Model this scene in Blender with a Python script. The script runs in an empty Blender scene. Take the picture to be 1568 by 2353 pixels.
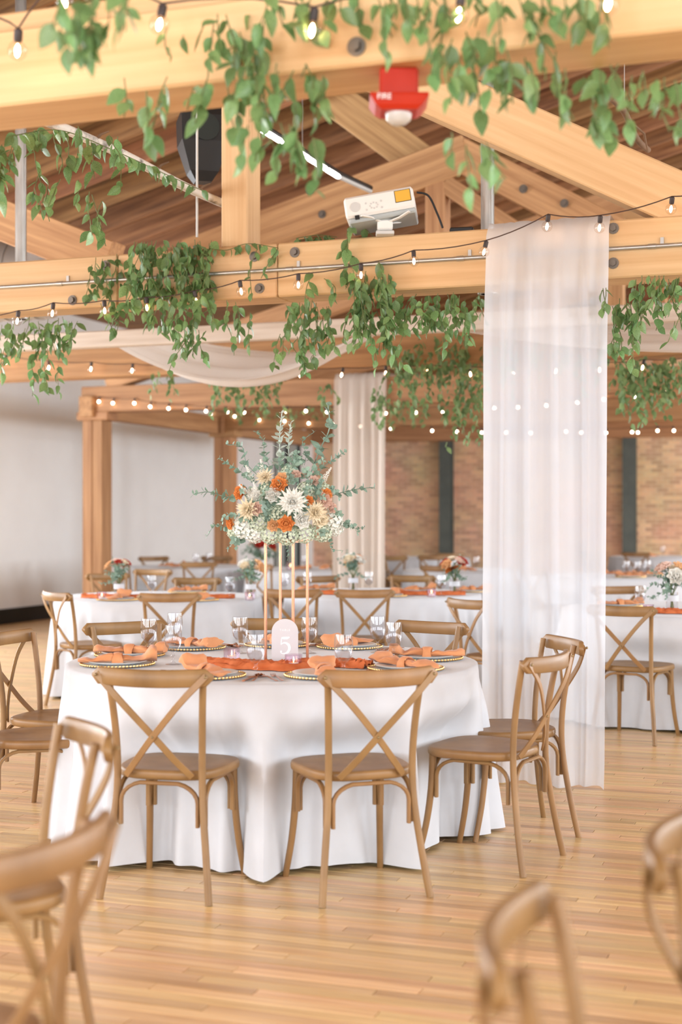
import bpy, math, random
from mathutils import Vector, Matrix, Quaternion
random.seed(7)
PI = math.pi
sc = bpy.context.scene
COL = sc.collection

# ------------------------------------------------------------------ camera
FPX, CX, HY, CH = 3267.0, 784.0, 1187.0, 1.41
YAW = math.radians(19.6)
RX, RY = math.cos(YAW), math.sin(YAW)
FX, FY = -math.sin(YAW), math.cos(YAW)
cam_d = bpy.data.cameras.new('camera')
cam = bpy.data.objects.new('camera', cam_d); COL.objects.link(cam)
cam.location = (0, 0, CH); cam.rotation_euler = (PI / 2, 0, YAW)
cam_d.sensor_width = 36; cam_d.lens = 36 * FPX / 2353
cam_d.shift_y = (HY - 1176.5) / 2353
cam_d.clip_start = .05; cam_d.clip_end = 200
cam_d.dof.use_dof = True; cam_d.dof.focus_distance = 6.8; cam_d.dof.aperture_fstop = 1.9
sc.camera = cam

# ------------------------------------------------------------------ world, light, exposure
w = bpy.data.worlds.new('world'); sc.world = w; w.use_nodes = True
w.node_tree.nodes['Background'].inputs[0].default_value = (.86, .93, 1, 1)
w.node_tree.nodes['Background'].inputs[1].default_value = 1.0
sc.view_settings.view_transform = 'Standard'; sc.view_settings.look = 'None'
sc.view_settings.gamma = 1; sc.view_settings.use_curve_mapping = False
sc.view_settings.exposure = 0.1
sc.cycles.use_denoising = True
sc.cycles.sample_clamp_indirect = 4
sc.cycles.max_bounces = 7; sc.cycles.diffuse_bounces = 3; sc.cycles.glossy_bounces = 3; sc.cycles.transmission_bounces = 6; sc.cycles.transparent_max_bounces = 10
sc.cycles.use_adaptive_sampling = True; sc.cycles.adaptive_threshold = .085
sc.cycles.caustics_reflective = False; sc.cycles.caustics_refractive = False

def window_light(name, loc, rot, sx, sy, power, col=(.87, .94, 1)):
    l = bpy.data.lights.new(name, 'AREA'); l.shape = 'RECTANGLE'; l.size = sx; l.size_y = sy
    l.energy = power; l.color = col
    o = bpy.data.objects.new(name, l); COL.objects.link(o); o.location = loc; o.rotation_euler = rot
    return o
# daylight in the tall windows behind the camera (wall_front, Y=-6) and along wall_right (X=7)
WIN_FRONT = [-6.6, -2.4, 1.8]          # window centres along X, 3.4 wide
FILL_WIN_LEFT = [-3.2, 1.6, 6.4, 11.2]        # unseen, added on wall_left for fill light, 3.4 wide
WIN_RIGHT = [-1.0, 4.2, 9.4, 14.6, 19.8, 25.0]     # window centres along Y, 3.6 wide
for x in WIN_FRONT:
    window_light('daylight_front', (x, -5.85, 2.3), (PI / 2 + .0, 0, 0), 3.3, 2.9, 300)
for i, y in enumerate(WIN_RIGHT):
    window_light('daylight_right', (6.85, y, 2.5), (PI / 2, 0, PI / 2), 3.4, 2.9, (330, 330, 330, 380, 520, 560)[i])
for y in FILL_WIN_LEFT:
    window_light('fill_light_left', (-10.25, y, 2.2), (PI / 2, 0, -PI / 2), 3.2, 2.3, 330)  # added fill from the left, for the sides facing that way

# ------------------------------------------------------------------ pixel helpers (photo frame 1568x2353)
def cw(lat, d, z=0.0): return Vector((lat * RX + d * FX, lat * RY + d * FY, z))
def pd(px, py, d): return cw((px - CX) / FPX * d, d, CH + (HY - py) * d / FPX)
def pY(px, py, Y):
    s = (px - CX) / FPX
    return pd(px, py, Y / (RY * s + FY))
def dY(px, Y): return Y / (RY * (px - CX) / FPX + FY)
def fdir(flat, fd):            # rotation about z so local +Y points along a camera-frame direction
    x = flat * RX + fd * FX; y = flat * RY + fd * FY
    return math.atan2(y, x) - PI / 2

# ------------------------------------------------------------------ materials
def lin(c):
    f = lambda v: (v / 255 / 12.92) if v / 255 <= .04045 else ((v / 255 + .055) / 1.055) ** 2.4
    return (f(c[0]), f(c[1]), f(c[2]), 1)
MATS = {}
def mat(name, c1, c2=None, rough=.5, scale=6, stretch=(1, 1, 1), metal=0, trans=0, ior=1.45, bump=0, objrand=0, island=False,
        sub=0, emit=0, emit_c=None, sheen=0, coat=0, alpha=1, spec=.5, detail=4, contrast=.25, center=.5, translucent=0):
    m = bpy.data.materials.new(name); m.use_nodes = True; MATS[name] = m
    nt = m.node_tree; N = nt.nodes; L = nt.links; b = N['Principled BSDF']
    b.inputs['Roughness'].default_value = rough; b.inputs['Metallic'].default_value = metal
    b.inputs['Transmission Weight'].default_value = trans; b.inputs['IOR'].default_value = ior
    b.inputs['Coat Weight'].default_value = coat; b.inputs['Sheen Weight'].default_value = sheen
    b.inputs['Specular IOR Level'].default_value = spec; b.inputs['Alpha'].default_value = alpha
    if emit:
        b.inputs['Emission Color'].default_value = lin(emit_c or c1); b.inputs['Emission Strength'].default_value = emit
    b.inputs['Base Color'].default_value = lin(c1)
    col_out = None
    if c2 is not None:
        tc = N.new('ShaderNodeTexCoord'); mp = N.new('ShaderNodeMapping'); mp.inputs['Scale'].default_value = stretch
        L.new(tc.outputs['Object'], mp.inputs['Vector'])
        nz = N.new('ShaderNodeTexNoise'); nz.inputs['Scale'].default_value = scale; nz.inputs['Detail'].default_value = detail
        if objrand or island:
            oi = N.new('ShaderNodeObjectInfo'); ad = N.new('ShaderNodeVectorMath'); ad.operation = 'ADD'
            mu = N.new('ShaderNodeMath'); mu.operation = 'MULTIPLY'; mu.inputs[1].default_value = 37
            if island:
                gi = N.new('ShaderNodeNewGeometry'); su = N.new('ShaderNodeMath'); su.operation = 'ADD'
                L.new(oi.outputs['Random'], su.inputs[0]); L.new(gi.outputs['Random Per Island'], su.inputs[1])
                fr = N.new('ShaderNodeMath'); fr.operation = 'FRACT'; L.new(su.outputs[0], fr.inputs[0]); rnd = fr.outputs[0]
            else: rnd = oi.outputs['Random']
            L.new(rnd, mu.inputs[0]); L.new(mp.outputs[0], ad.inputs[0]); L.new(mu.outputs[0], ad.inputs[1])
            L.new(ad.outputs[0], nz.inputs['Vector'])
        else:
            L.new(mp.outputs[0], nz.inputs['Vector'])
        rp = N.new('ShaderNodeValToRGB'); rp.color_ramp.elements[0].position = center - contrast; rp.color_ramp.elements[1].position = center + contrast
        rp.color_ramp.elements[0].color = lin(c1); rp.color_ramp.elements[1].color = lin(c2)
        L.new(nz.outputs['Fac'], rp.inputs[0]); col_out = rp.outputs[0]
        if objrand or island:
            hv = N.new('ShaderNodeHueSaturation'); mr = N.new('ShaderNodeMapRange')
            amt = objrand or .2
            mr.inputs['To Min'].default_value = 1 - amt; mr.inputs['To Max'].default_value = 1 + amt
            L.new(rnd, mr.inputs[0]); L.new(mr.outputs[0], hv.inputs['Value']); L.new(col_out, hv.inputs['Color'])
            hm = N.new('ShaderNodeMapRange'); hm.inputs['To Min'].default_value = .5 - amt * .06; hm.inputs['To Max'].default_value = .5 + amt * .06
            m2 = N.new('ShaderNodeMath'); m2.operation = 'MULTIPLY'; m2.inputs[1].default_value = 7.31
            f2 = N.new('ShaderNodeMath'); f2.operation = 'FRACT'
            L.new(rnd, m2.inputs[0]); L.new(m2.outputs[0], f2.inputs[0]); L.new(f2.outputs[0], hm.inputs[0]); L.new(hm.outputs[0], hv.inputs['Hue'])
            col_out = hv.outputs[0]
        L.new(col_out, b.inputs['Base Color'])
        if bump:
            bp = N.new('ShaderNodeBump'); bp.inputs['Strength'].default_value = bump; bp.inputs['Distance'].default_value = .004
            L.new(nz.outputs['Fac'], bp.inputs['Height']); L.new(bp.outputs[0], b.inputs['Normal'])
    if translucent:
        out = N['Material Output']; tr = N.new('ShaderNodeBsdfTranslucent'); mx = N.new('ShaderNodeMixShader')
        mx.inputs[0].default_value = translucent
        if col_out: L.new(col_out, tr.inputs[0])
        else: tr.inputs[0].default_value = lin(c1)
        L.new(b.outputs[0], mx.inputs[1]); L.new(tr.outputs[0], mx.inputs[2]); L.new(mx.outputs[0], out.inputs[0])
    return m
def add_transparent(m, amount):
    nt = m.node_tree; N = nt.nodes; L = nt.links; out = N['Material Output']
    src = out.inputs[0].links[0].from_socket
    t = N.new('ShaderNodeBsdfTransparent'); mx = N.new('ShaderNodeMixShader'); mx.inputs[0].default_value = amount
    L.new(src, mx.inputs[1]); L.new(t.outputs[0], mx.inputs[2]); L.new(mx.outputs[0], out.inputs[0])

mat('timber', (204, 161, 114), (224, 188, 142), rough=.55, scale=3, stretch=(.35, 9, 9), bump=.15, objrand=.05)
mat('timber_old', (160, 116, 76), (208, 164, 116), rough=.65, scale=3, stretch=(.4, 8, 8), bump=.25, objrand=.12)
mat('timber_dim', (150, 106, 70), (192, 146, 102), rough=.65, scale=3, stretch=(.4, 8, 8), bump=.2, objrand=.1)  # brown carries the dim light on the far beams; columns use it too
mat('pale_timber', (206, 190, 176), (236, 226, 216), rough=.7, scale=3, stretch=(.5, 9, 9), bump=.3, objrand=.05)
mat('deck', (104, 69, 42), (172, 126, 82), rough=.75, scale=3, stretch=(.5, 7, 7), bump=.3, objrand=.22)
mat('plank', (202, 160, 110), (230, 195, 147), rough=.3, scale=3.5, stretch=(.7, 14, 1), island=True, objrand=.19, spec=.5, contrast=.2)
mat('subfloor', (120, 80, 48), rough=.8)
mat('chair_wood', (126, 93, 56), (160, 122, 78), rough=.42, scale=9, stretch=(1, 1, .6), bump=.08, objrand=.06, contrast=.3)
mat('brass_screw', (150, 130, 95), rough=.4, metal=.8)
mat('white_wall', (240, 238, 237), (245, 244, 243), rough=.8, scale=2)
mat('black_base', (28, 27, 24), rough=.6)
mat('steel_post', (86, 94, 90), (110, 116, 110), rough=.6, scale=4)
mat('dark_frame', (30, 38, 36), rough=.5)
mat('cloth', (206, 208, 214), (214, 216, 222), rough=.85, scale=8, sheen=.2)
mat('swag', (244, 238, 232), rough=.85, sheen=.2, translucent=.35)
mat('sheer', (235, 239, 246), rough=.9, translucent=.3); add_transparent(MATS['sheer'], .27)
mat('sheer_far', (236, 226, 216), rough=.9, translucent=.4); add_transparent(MATS['sheer_far'], .12)
mat('napkin', (222, 146, 94), (236, 166, 116), rough=.85, scale=14, sheen=.2, translucent=.12)
mat('runner', (218, 110, 58), (236, 138, 86), rough=.9, scale=20, translucent=.15)
mat('china', (240, 241, 243), rough=.35, spec=.3)
mat('charger_glass', (230, 230, 226), rough=.4, spec=.25)
mat('gold', (222, 182, 120), rough=.28, metal=1)
mat('rose_gold', (196, 138, 110), rough=.25, metal=1)
mat('wax', (250, 244, 230), rough=.5, sub=.3)
mat('flame', (255, 210, 140), emit=14)
mat('acrylic', (226, 220, 222), rough=.35, trans=.25)
mat('lettering', (252, 252, 252), rough=.6)
mat('leaf', (82, 122, 66), (142, 170, 114), rough=.34, scale=22, objrand=.28, translucent=.25)
mat('leaf_far', (92, 124, 74), (140, 162, 110), rough=.5, scale=9, island=True, objrand=.25, translucent=.25)
mat('vine', (104, 112, 66), rough=.7)
mat('eucalyptus', (112, 142, 126), (160, 182, 164), rough=.6, scale=30, objrand=.12, translucent=.15)
mat('silver_sprig', (176, 190, 178), (204, 212, 202), rough=.7, scale=30, objrand=.06)
mat('rose_orange', (236, 146, 72), (246, 172, 104), rough=.7, scale=20, translucent=.15)
mat('rose_blush', (236, 196, 178), (248, 222, 206), rough=.7, scale=20, translucent=.2)
mat('rose_peach', (240, 184, 128), (248, 206, 160), rough=.7, scale=20, translucent=.2)
mat('rose_white', (246, 242, 232), (252, 250, 244), rough=.7, scale=20, translucent=.2)
mat('rose_cream', (246, 228, 196), (252, 240, 216), rough=.7, scale=20, translucent=.2)
mat('rose_red', (168, 34, 26), (200, 58, 36), rough=.7, scale=20)
mat('rust_leaf', (170, 88, 30), (204, 118, 48), rough=.6, scale=12)
mat('hydrangea', (236, 236, 222), (252, 252, 246), rough=.7, scale=26, translucent=.2, contrast=.15)
mat('hydrangea_green', (196, 208, 180), (232, 236, 216), rough=.7, scale=26, translucent=.2, contrast=.15)
mat('cord', (70, 48, 40), rough=.6)
mat('socket', (60, 50, 48), rough=.5)
mat('filament', (255, 214, 178), emit=38, emit_c=(255, 206, 160))
mat('filament_far', (255, 236, 214), emit=16, emit_c=(255, 232, 206))
mat('projector_white', (236, 234, 230), rough=.45)
mat('projector_grey', (176, 184, 186), rough=.45)
mat('yellow_label', (226, 176, 64), rough=.5)
mat('black_plastic', (24, 24, 25), rough=.45)
mat('pale_grey', (206, 206, 204), rough=.6)
mat('galvanised', (150, 148, 144), (196, 194, 190), rough=.35, metal=.8, scale=12, stretch=(1, 1, .3))
mat('conduit', (190, 190, 188), rough=.3, metal=.85)
mat('bolt', (120, 112, 104), rough=.4, metal=.7)
mat('birch', (60, 52, 46), (226, 218, 208), rough=.8, scale=9, stretch=(2.2, .8, .8), bump=.2, contrast=.08, center=.4)
mat('branch', (96, 72, 52), (132, 104, 80), rough=.8, scale=9)
mat('alarm_red', (186, 42, 18), rough=.4)
mat('clear_dome', (236, 230, 224), rough=.08, trans=.3)
mat('duct', (176, 176, 174), (206, 206, 204), rough=.35, metal=.7, scale=3)
mat('led', (255, 248, 244), emit=16, emit_c=(255, 246, 240))
mat('window_pane', (170, 178, 176), rough=.05, spec=.6)
def brick_mat():
    m = bpy.data.materials.new('brick_wall'); m.use_nodes = True; MATS['brick_wall'] = m
    nt = m.node_tree; N = nt.nodes; L = nt.links; b = N['Principled BSDF']; b.inputs['Roughness'].default_value = .85
    tc = N.new('ShaderNodeTexCoord'); mp = N.new('ShaderNodeMapping'); mp.inputs['Rotation'].default_value = (PI / 2, 0, 0)
    L.new(tc.outputs['Object'], mp.inputs[0])
    br = N.new('ShaderNodeTexBrick'); br.inputs['Scale'].default_value = 1
    br.inputs['Brick Width'].default_value = .22; br.inputs['Row Height'].default_value = .075; br.inputs['Mortar Size'].default_value = .006
    br.inputs['Color1'].default_value = lin((206, 160, 112)); br.inputs['Color2'].default_value = lin((172, 122, 82)); br.inputs['Mortar'].default_value = lin((196, 170, 140))
    L.new(mp.outputs[0], br.inputs['Vector'])
    nz = N.new('ShaderNodeTexNoise'); nz.inputs['Scale'].default_value = 1.3; nz.inputs['Detail'].default_value = 5
    L.new(tc.outputs['Object'], nz.inputs['Vector'])
    mx = N.new('ShaderNodeMix'); mx.data_type = 'RGBA'; mx.blend_type = 'MULTIPLY'; mx.inputs[0].default_value = .5
    L.new(br.outputs['Color'], mx.inputs['A']); L.new(nz.outputs['Color'], mx.inputs['B'])
    hs = N.new('ShaderNodeHueSaturation'); hs.inputs['Value'].default_value = 2.2; hs.inputs['Saturation'].default_value = .82
    L.new(mx.outputs['Result'], hs.inputs['Color'])
    bp = N.new('ShaderNodeBump'); bp.inputs['Strength'].default_value = .5; bp.inputs['Distance'].default_value = .01
    L.new(br.outputs['Fac'], bp.inputs['Height']); bp.invert = True; L.new(bp.outputs[0], b.inputs['Normal'])
    L.new(hs.outputs[0], b.inputs['Base Color'])
brick_mat()
def clear_glass(name, tint, refl=.9):
    m = bpy.data.materials.new(name); m.use_nodes = True; MATS[name] = m
    nt = m.node_tree; N = nt.nodes; L = nt.links; N.remove(N['Principled BSDF']); out = N['Material Output']
    t = N.new('ShaderNodeBsdfTransparent'); t.inputs[0].default_value = tint; g = N.new('ShaderNodeBsdfGlossy'); g.inputs['Roughness'].default_value = .03
    lw = N.new('ShaderNodeLayerWeight'); lw.inputs[0].default_value = .5; pw = N.new('ShaderNodeMath'); pw.operation = 'POWER'; pw.inputs[1].default_value = 3.5
    mu = N.new('ShaderNodeMath'); mu.operation = 'MULTIPLY_ADD'; mu.inputs[1].default_value = refl * .7; mu.inputs[2].default_value = .045
    L.new(lw.outputs['Facing'], pw.inputs[0]); L.new(pw.outputs[0], mu.inputs[0])
    mx = N.new('ShaderNodeMixShader'); L.new(mu.outputs[0], mx.inputs[0]); L.new(t.outputs[0], mx.inputs[1]); L.new(g.outputs[0], mx.inputs[2]); L.new(mx.outputs[0], out.inputs[0])
clear_glass('glass', (.97, .97, .98, 1)); clear_glass('votive_glass', (.95, .9, .94, 1)); clear_glass('water', (.98, .98, .99, 1), .35); clear_glass('bulb_glass', (.98, .95, .93, 1)); clear_glass('day_pane', (.98, .98, .98, 1))
for n_ in ('filament', 'filament_far', 'flame', 'led'): MATS[n_].cycles.emission_sampling = 'NONE'

# ------------------------------------------------------------------ mesh builder and scene helpers
KIDS = {}
def frames(pts):
    """parallel-transport frames along a polyline"""
    pts = [Vector(p) for p in pts]; n = len(pts); T = []
    for i in range(n):
        t = pts[min(i + 1, n - 1)] - pts[max(i - 1, 0)]
        T.append(t.normalized() if t.length > 1e-9 else Vector((0, 0, 1)))
    ref = Vector((0, 0, 1)) if abs(T[0].z) < .9 else Vector((0, 1, 0))
    nrm = (ref - T[0] * ref.dot(T[0])).normalized(); out = []
    for i in range(n):
        if i:
            q = T[i - 1].rotation_difference(T[i]); nrm = (q @ nrm); nrm = (nrm - T[i] * nrm.dot(T[i])).normalized()
        out.append((pts[i], T[i], nrm, T[i].cross(nrm)))
    return out
def smooth_path(pts, n=6):
    """Catmull-Rom"""
    P = [Vector(p) for p in pts]; out = []
    for i in range(len(P) - 1):
        p0 = P[max(i - 1, 0)]; p1 = P[i]; p2 = P[i + 1]; p3 = P[min(i + 2, len(P) - 1)]
        for k in range(n):
            t = k / n
            out.append(.5 * ((2 * p1) + (p2 - p0) * t + (2 * p0 - 5 * p1 + 4 * p2 - p3) * t * t + (3 * p1 - p0 - 3 * p2 + p3) * t ** 3))
    out.append(P[-1]); return out
class MB:
    def __init__(s): s.v = []; s.f = []
    def ring_loft(s, rings, closed=True, cap=True):
        base = len(s.v); n = len(rings[0])
        for r in rings: s.v += [tuple(p) for p in r]
        for i in range(len(rings) - 1):
            for j in range(n if closed else n - 1):
                a = base + i * n + j; b = base + i * n + (j + 1) % n
                s.f.append((a, b, b + n, a + n))
        if cap and closed:
            s.f.append(tuple(base + j for j in range(n))[::-1]); s.f.append(tuple(base + (len(rings) - 1) * n + j for j in range(n)))
        return s
    def tube(s, pts, r, sides=8, cap=True):
        fr = frames(pts); R = r if isinstance(r, (list, tuple)) else [r] * len(pts)
        return s.ring_loft([[p + (nn * math.cos(2 * PI * k / sides) + bb * math.sin(2 * PI * k / sides)) * R[i] for k in range(sides)] for i, (p, t, nn, bb) in enumerate(fr)], cap=cap)
    def strap(s, pts, wdt, thk, up, ch=.2):
        """flat section swept along pts; up = direction of thickness"""
        rings = []; n = len(pts); pts = [Vector(p) for p in pts]
        for i in range(n):
            t = (pts[min(i + 1, n - 1)] - pts[max(i - 1, 0)]).normalized(); u = Vector(up[i] if isinstance(up, list) else up)
            u = (u - t * u.dot(t)).normalized(); v = t.cross(u)
            W = (wdt[i] if isinstance(wdt, list) else wdt) / 2; H = (thk[i] if isinstance(thk, list) else thk) / 2; c = min(W, H) * ch * 2
            rings.append([pts[i] + v * a + u * b for a, b in ((-W + c, -H), (W - c, -H), (W, -H + c), (W, H - c), (W - c, H), (-W + c, H), (-W, H - c), (-W, -H + c))])
        return s.ring_loft(rings)
    def box(s, c, size, rot=None, ch=0):
        hx, hy, hz = size[0] / 2, size[1] / 2, size[2] / 2; c = Vector(c); b = len(s.v)
        M3 = rot or Matrix.Identity(3)
        if ch:
            k = ch
            rings = []
            for x, i in ((-hx, k), (-hx + k, 0), (hx - k, 0), (hx, k)):
                Y, Z = hy - i, hz - i
                rings.append([c + M3 @ Vector((x, a, d)) for a, d in ((-Y + k, -Z), (Y - k, -Z), (Y, -Z + k), (Y, Z - k), (Y - k, Z), (-Y + k, Z), (-Y, Z - k), (-Y, -Z + k))])
            return s.ring_loft(rings)
        for x in (-hx, hx):
            for y in (-hy, hy):
                for z in (-hz, hz): s.v.append(tuple(c + M3 @ Vector((x, y, z))))
        s.f += [tuple(b + i for i in q) for q in ((0, 1, 3, 2), (4, 6, 7, 5), (0, 4, 5, 1), (2, 3, 7, 6), (0, 2, 6, 4), (1, 5, 7, 3))]
        return s
    def lathe(s, prof, seg=16, c=(0, 0, 0)):
        c = Vector(c)
        return s.ring_loft([[c + Vector((r * math.cos(2 * PI * k / seg), r * math.sin(2 * PI * k / seg), z)) for k in range(seg)] for r, z in prof])
    def grid(s, P):
        b = len(s.v); n = len(P[0])
        for r in P: s.v += [tuple(p) for p in r]
        for i in range(len(P) - 1):
            for j in range(n - 1): a = b + i * n + j; s.f.append((a, a + 1, a + n + 1, a + n))
        return s
    def sphere(s, c, r, seg=10, rings=6, sz=1.0):
        prof = [(max(1e-4, r * math.sin(PI * i / rings)), -r * sz * math.cos(PI * i / rings)) for i in range(rings + 1)]
        return s.lathe(prof, seg, c)
    def merge(s, o, M4=None):
        b = len(s.v); s.v += [tuple(M4 @ Vector(p)) for p in o.v] if M4 is not None else o.v
        s.f += [tuple(b + i for i in q) for q in o.f]; return s
    def mesh(s, name, m, smooth=True, ang=40):
        me = bpy.data.meshes.new(name); me.from_pydata([tuple(p) for p in s.v], [], s.f)
        me.materials.append(MATS[m])
        if smooth:
            me.polygons.foreach_set('use_smooth', [True] * len(me.polygons))
            me.set_sharp_from_angle(angle=math.radians(ang))
        me.validate(); return me
    def build(s, name, m, parent=None, smooth=True, ang=40): return link(name, s.mesh(name, m, smooth, ang), parent)
def link(name, data, parent=None, loc=None, rot=None, scale=None):
    o = bpy.data.objects.new(name, data); COL.objects.link(o)
    if parent is not None:
        o.parent = parent; KIDS.setdefault(parent.name, []).append(o)
    if loc is not None: o.location = loc
    if rot is not None: o.rotation_euler = rot
    if scale is not None: o.scale = scale if isinstance(scale, (tuple, list)) else (scale,) * 3
    return o
def tag(o, label, cat, group=None, kind=None):
    if label: o['label'] = label
    if cat: o['category'] = cat
    if group: o['group'] = group
    if kind: o['kind'] = kind
    return o
def struct(o): o['kind'] = 'structure'; return o
def stuff(o): o['kind'] = 'stuff'; return o
def thing(name, label, cat, loc=(0, 0, 0), rz=0, group=None):
    o = link(name, None, None, loc, (0, 0, rz)); o.empty_display_size = .1
    return tag(o, label, cat, group)
def dup(o, parent=None, loc=None, rz=None, label=None, group=None):
    c = o.copy(); COL.objects.link(c)
    if parent is not None: c.parent = parent; KIDS.setdefault(parent.name, []).append(c)
    if loc is not None: c.location = loc
    if rz is not None: c.rotation_euler = (c.rotation_euler[0], c.rotation_euler[1], rz)
    if label: c['label'] = label
    if group: c['group'] = group
    for k in list(KIDS.get(o.name, [])): dup(k, c)
    return c
def noise1(x, seed=0):
    return math.sin(x * 1.7 + seed) * .5 + math.sin(x * 3.1 + seed * 2.3) * .3 + math.sin(x * 5.3 + seed * .7) * .2
def sstep(a, b, x):
    t = min(1, max(0, (x - a) / (b - a))); return t * t * (3 - 2 * t)

# ================================================================== SETTING
# floor: sub-floor slab, 300 near boards as single parts, the others joined
X0, X1, Y0, Y1 = -10.4, 7.0, -6.0, 27.5
fl = MB(); fl.box(((X0 + X1) / 2, (Y0 + Y1) / 2, -.06), (X1 - X0 + .4, Y1 - Y0 + .4, .1))
floor = struct(fl.build('floor', 'subfloor', smooth=False))
rnd = random.Random(3); PW = .058; planks = []
y = Y0; row = 0
while y < Y1:
    x = X0 + rnd.uniform(0, .6) - .6
    far = y > 14
    while x < X1:
        ln = rnd.uniform(.45, 1.35) * (2 if far else 1)
        planks.append((max(x, X0), min(x + ln, X1), y, min(y + PW, Y1), rnd.uniform(-.0006, .0006))); x += ln
    y += PW; row += 1
def plank_key(p):
    cx, cy = (p[0] + p[1]) / 2, (p[2] + p[3]) / 2
    lat, d = cx * RX + cy * RY, cx * FX + cy * FY
    if d < 3.2: return 1e9
    px = CX + FPX * lat / d; py = HY + FPX * CH / d
    half = (p[1] - p[0]) / 2 * FPX / d
    if px + half < 0 or px - half > 1568 or py > 2380: return 1e9
    return d
order = sorted(range(len(planks)), key=lambda i: plank_key(planks[i]))
single = set(order[:300])
def plank_geo(mb, x0, x1, y0, y1, dz, ox=0, oy=0):
    g = .0012; t = dz
    mb.ring_loft([[(x0 + g - ox, y0 + g - oy, -.012), (x1 - g - ox, y0 + g - oy, -.012), (x1 - g - ox, y1 - g - oy, -.012), (x0 + g - ox, y1 - g - oy, -.012)],
                  [(x0 + g - ox, y0 + g - oy, t - .001), (x1 - g - ox, y0 + g - oy, t - .001), (x1 - g - ox, y1 - g - oy, t - .001), (x0 + g - ox, y1 - g - oy, t - .001)],
                  [(x0 + g * 2 - ox, y0 + g * 2 - oy, t), (x1 - g * 2 - ox, y0 + g * 2 - oy, t), (x1 - g * 2 - ox, y1 - g * 2 - oy, t), (x0 + g * 2 - ox, y1 - g * 2 - oy, t)]], cap=False)
    b = len(mb.v); mb.f.append((b - 4, b - 3, b - 2, b - 1))
rest = MB()
for i, p in enumerate(planks):
    if i in single:
        m1 = MB(); cx, cy = (p[0] + p[1]) / 2, (p[2] + p[3]) / 2; plank_geo(m1, *p, cx, cy)
        o = m1.build('plank', 'plank', floor, smooth=False); o.location = (cx, cy, 0)
    else: plank_geo(rest, *p)
stuff(rest.build('plank_field', 'plank', floor, smooth=False))

def wall_with_holes(name, m, axis, pos, a0, a1, z1, holes, thick=.2):
    """a wall in the plane axis=pos; holes = (a_lo, a_hi, z_lo, z_hi)"""
    mb = MB(); cur = a0
    def blk(p0, p1, q0, q1):
        if p1 - p0 < .01 or q1 - q0 < .01: return
        if axis == 'x': mb.box((pos, (p0 + p1) / 2, (q0 + q1) / 2), (thick, p1 - p0, q1 - q0))
        else: mb.box(((p0 + p1) / 2, pos, (q0 + q1) / 2), (p1 - p0, thick, q1 - q0))
    for h in sorted(holes):
        blk(cur, h[0], 0, z1); blk(h[0], h[1], 0, h[2]); blk(h[0], h[1], h[3], z1); cur = h[1]
    blk(cur, a1, 0, z1)
    return struct(mb.build(name, m, smooth=False))
wall_left = wall_with_holes('wall_left', 'white_wall', 'x', X0 - .1, Y0, Y1, 4.3, [(y - 1.7, y + 1.7, 1.0, 3.4) for y in FILL_WIN_LEFT] + [(25.35, 26.75, .0, 3.0)])
wall_back = wall_with_holes('wall_back', 'brick_wall', 'y', Y1 + .1, X0 - .2, X1 + .2, 7.8, [])
wall_front = wall_with_holes('wall_front', 'white_wall', 'y', Y0 - .1, X0 - .2, X1 + .2, 7.8, [(x - 1.7, x + 1.7, .8, 3.8) for x in WIN_FRONT])
wall_right = wall_with_holes('wall_right', 'white_wall', 'x', X1 + .1, Y0, Y1, 7.8, [(y - 1.8, y + 1.8, 1.0, 4.0) for y in WIN_RIGHT])
struct(MB().box((X0 + .012, (Y0 + 25.3) / 2, .1), (.024, 25.3 - Y0, .2)).build('baseboard_left', 'black_base', smooth=False))
# windows
def window_obj(name, axis, pos, a0, a1, z0, z1, nx, nz, frame_m, pane_m):
    mb = MB(); ft = .07
    def bar(pa, pb, qa, qb):
        if axis == 'x': mb.box((pos, (pa + pb) / 2, (qa + qb) / 2), (.1, pb - pa, qb - qa))
        else: mb.box(((pa + pb) / 2, pos, (qa + qb) / 2), (pb - pa, .1, qb - qa))
    bar(a0, a1, z0, z0 + ft); bar(a0, a1, z1 - ft, z1); bar(a0, a0 + ft, z0 + ft, z1 - ft); bar(a1 - ft, a1, z0 + ft, z1 - ft)
    for i in range(1, nx): c = a0 + (a1 - a0) * i / nx; bar(c - .03, c + .03, z0 + ft, z1 - ft)
    o = struct(mb.build(name, frame_m, smooth=False))
    for i in range(nx):
        for j in range(nz):
            p0 = a0 + ft + (a1 - a0 - 2 * ft) * i / nx; p1 = a0 + ft + (a1 - a0 - 2 * ft) * (i + 1) / nx
            q0 = z0 + ft + (z1 - z0 - 2 * ft) * j / nz; q1 = z0 + ft + (z1 - z0 - 2 * ft) * (j + 1) / nz
            m2 = MB()
            if axis == 'x': m2.box((pos, (p0 + p1) / 2, (q0 + q1) / 2), (.012, p1 - p0 - .002, q1 - q0 - .002))
            else: m2.box(((p0 + p1) / 2, pos, (q0 + q1) / 2), (p1 - p0 - .002, .012, q1 - q0 - .002))
            m2.build('pane', pane_m, o, smooth=False)
    return o
k = 1
door = window_obj('door_1', 'x', X0 - .04, 25.35, 26.75, 0.01, 3.0, 2, 1, 'dark_frame', 'window_pane')
for x in WIN_FRONT: window_obj('window_%d' % k, 'y', Y0 - .12, x - 1.7, x + 1.7, .8, 3.8, 2, 2, 'dark_frame', 'day_pane'); k += 1
for y in FILL_WIN_LEFT: window_obj('window_%d' % k, 'x', X0 - .12, y - 1.7, y + 1.7, 1.0, 3.4, 2, 1, 'dark_frame', 'day_pane'); k += 1  # out of view, put in for the fill light from the left
for y in WIN_RIGHT: window_obj('window_%d' % k, 'x', X1 + .12, y - 1.8, y + 1.8, 1.0, 4.0, 2, 2, 'dark_frame', 'day_pane'); k += 1
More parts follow.
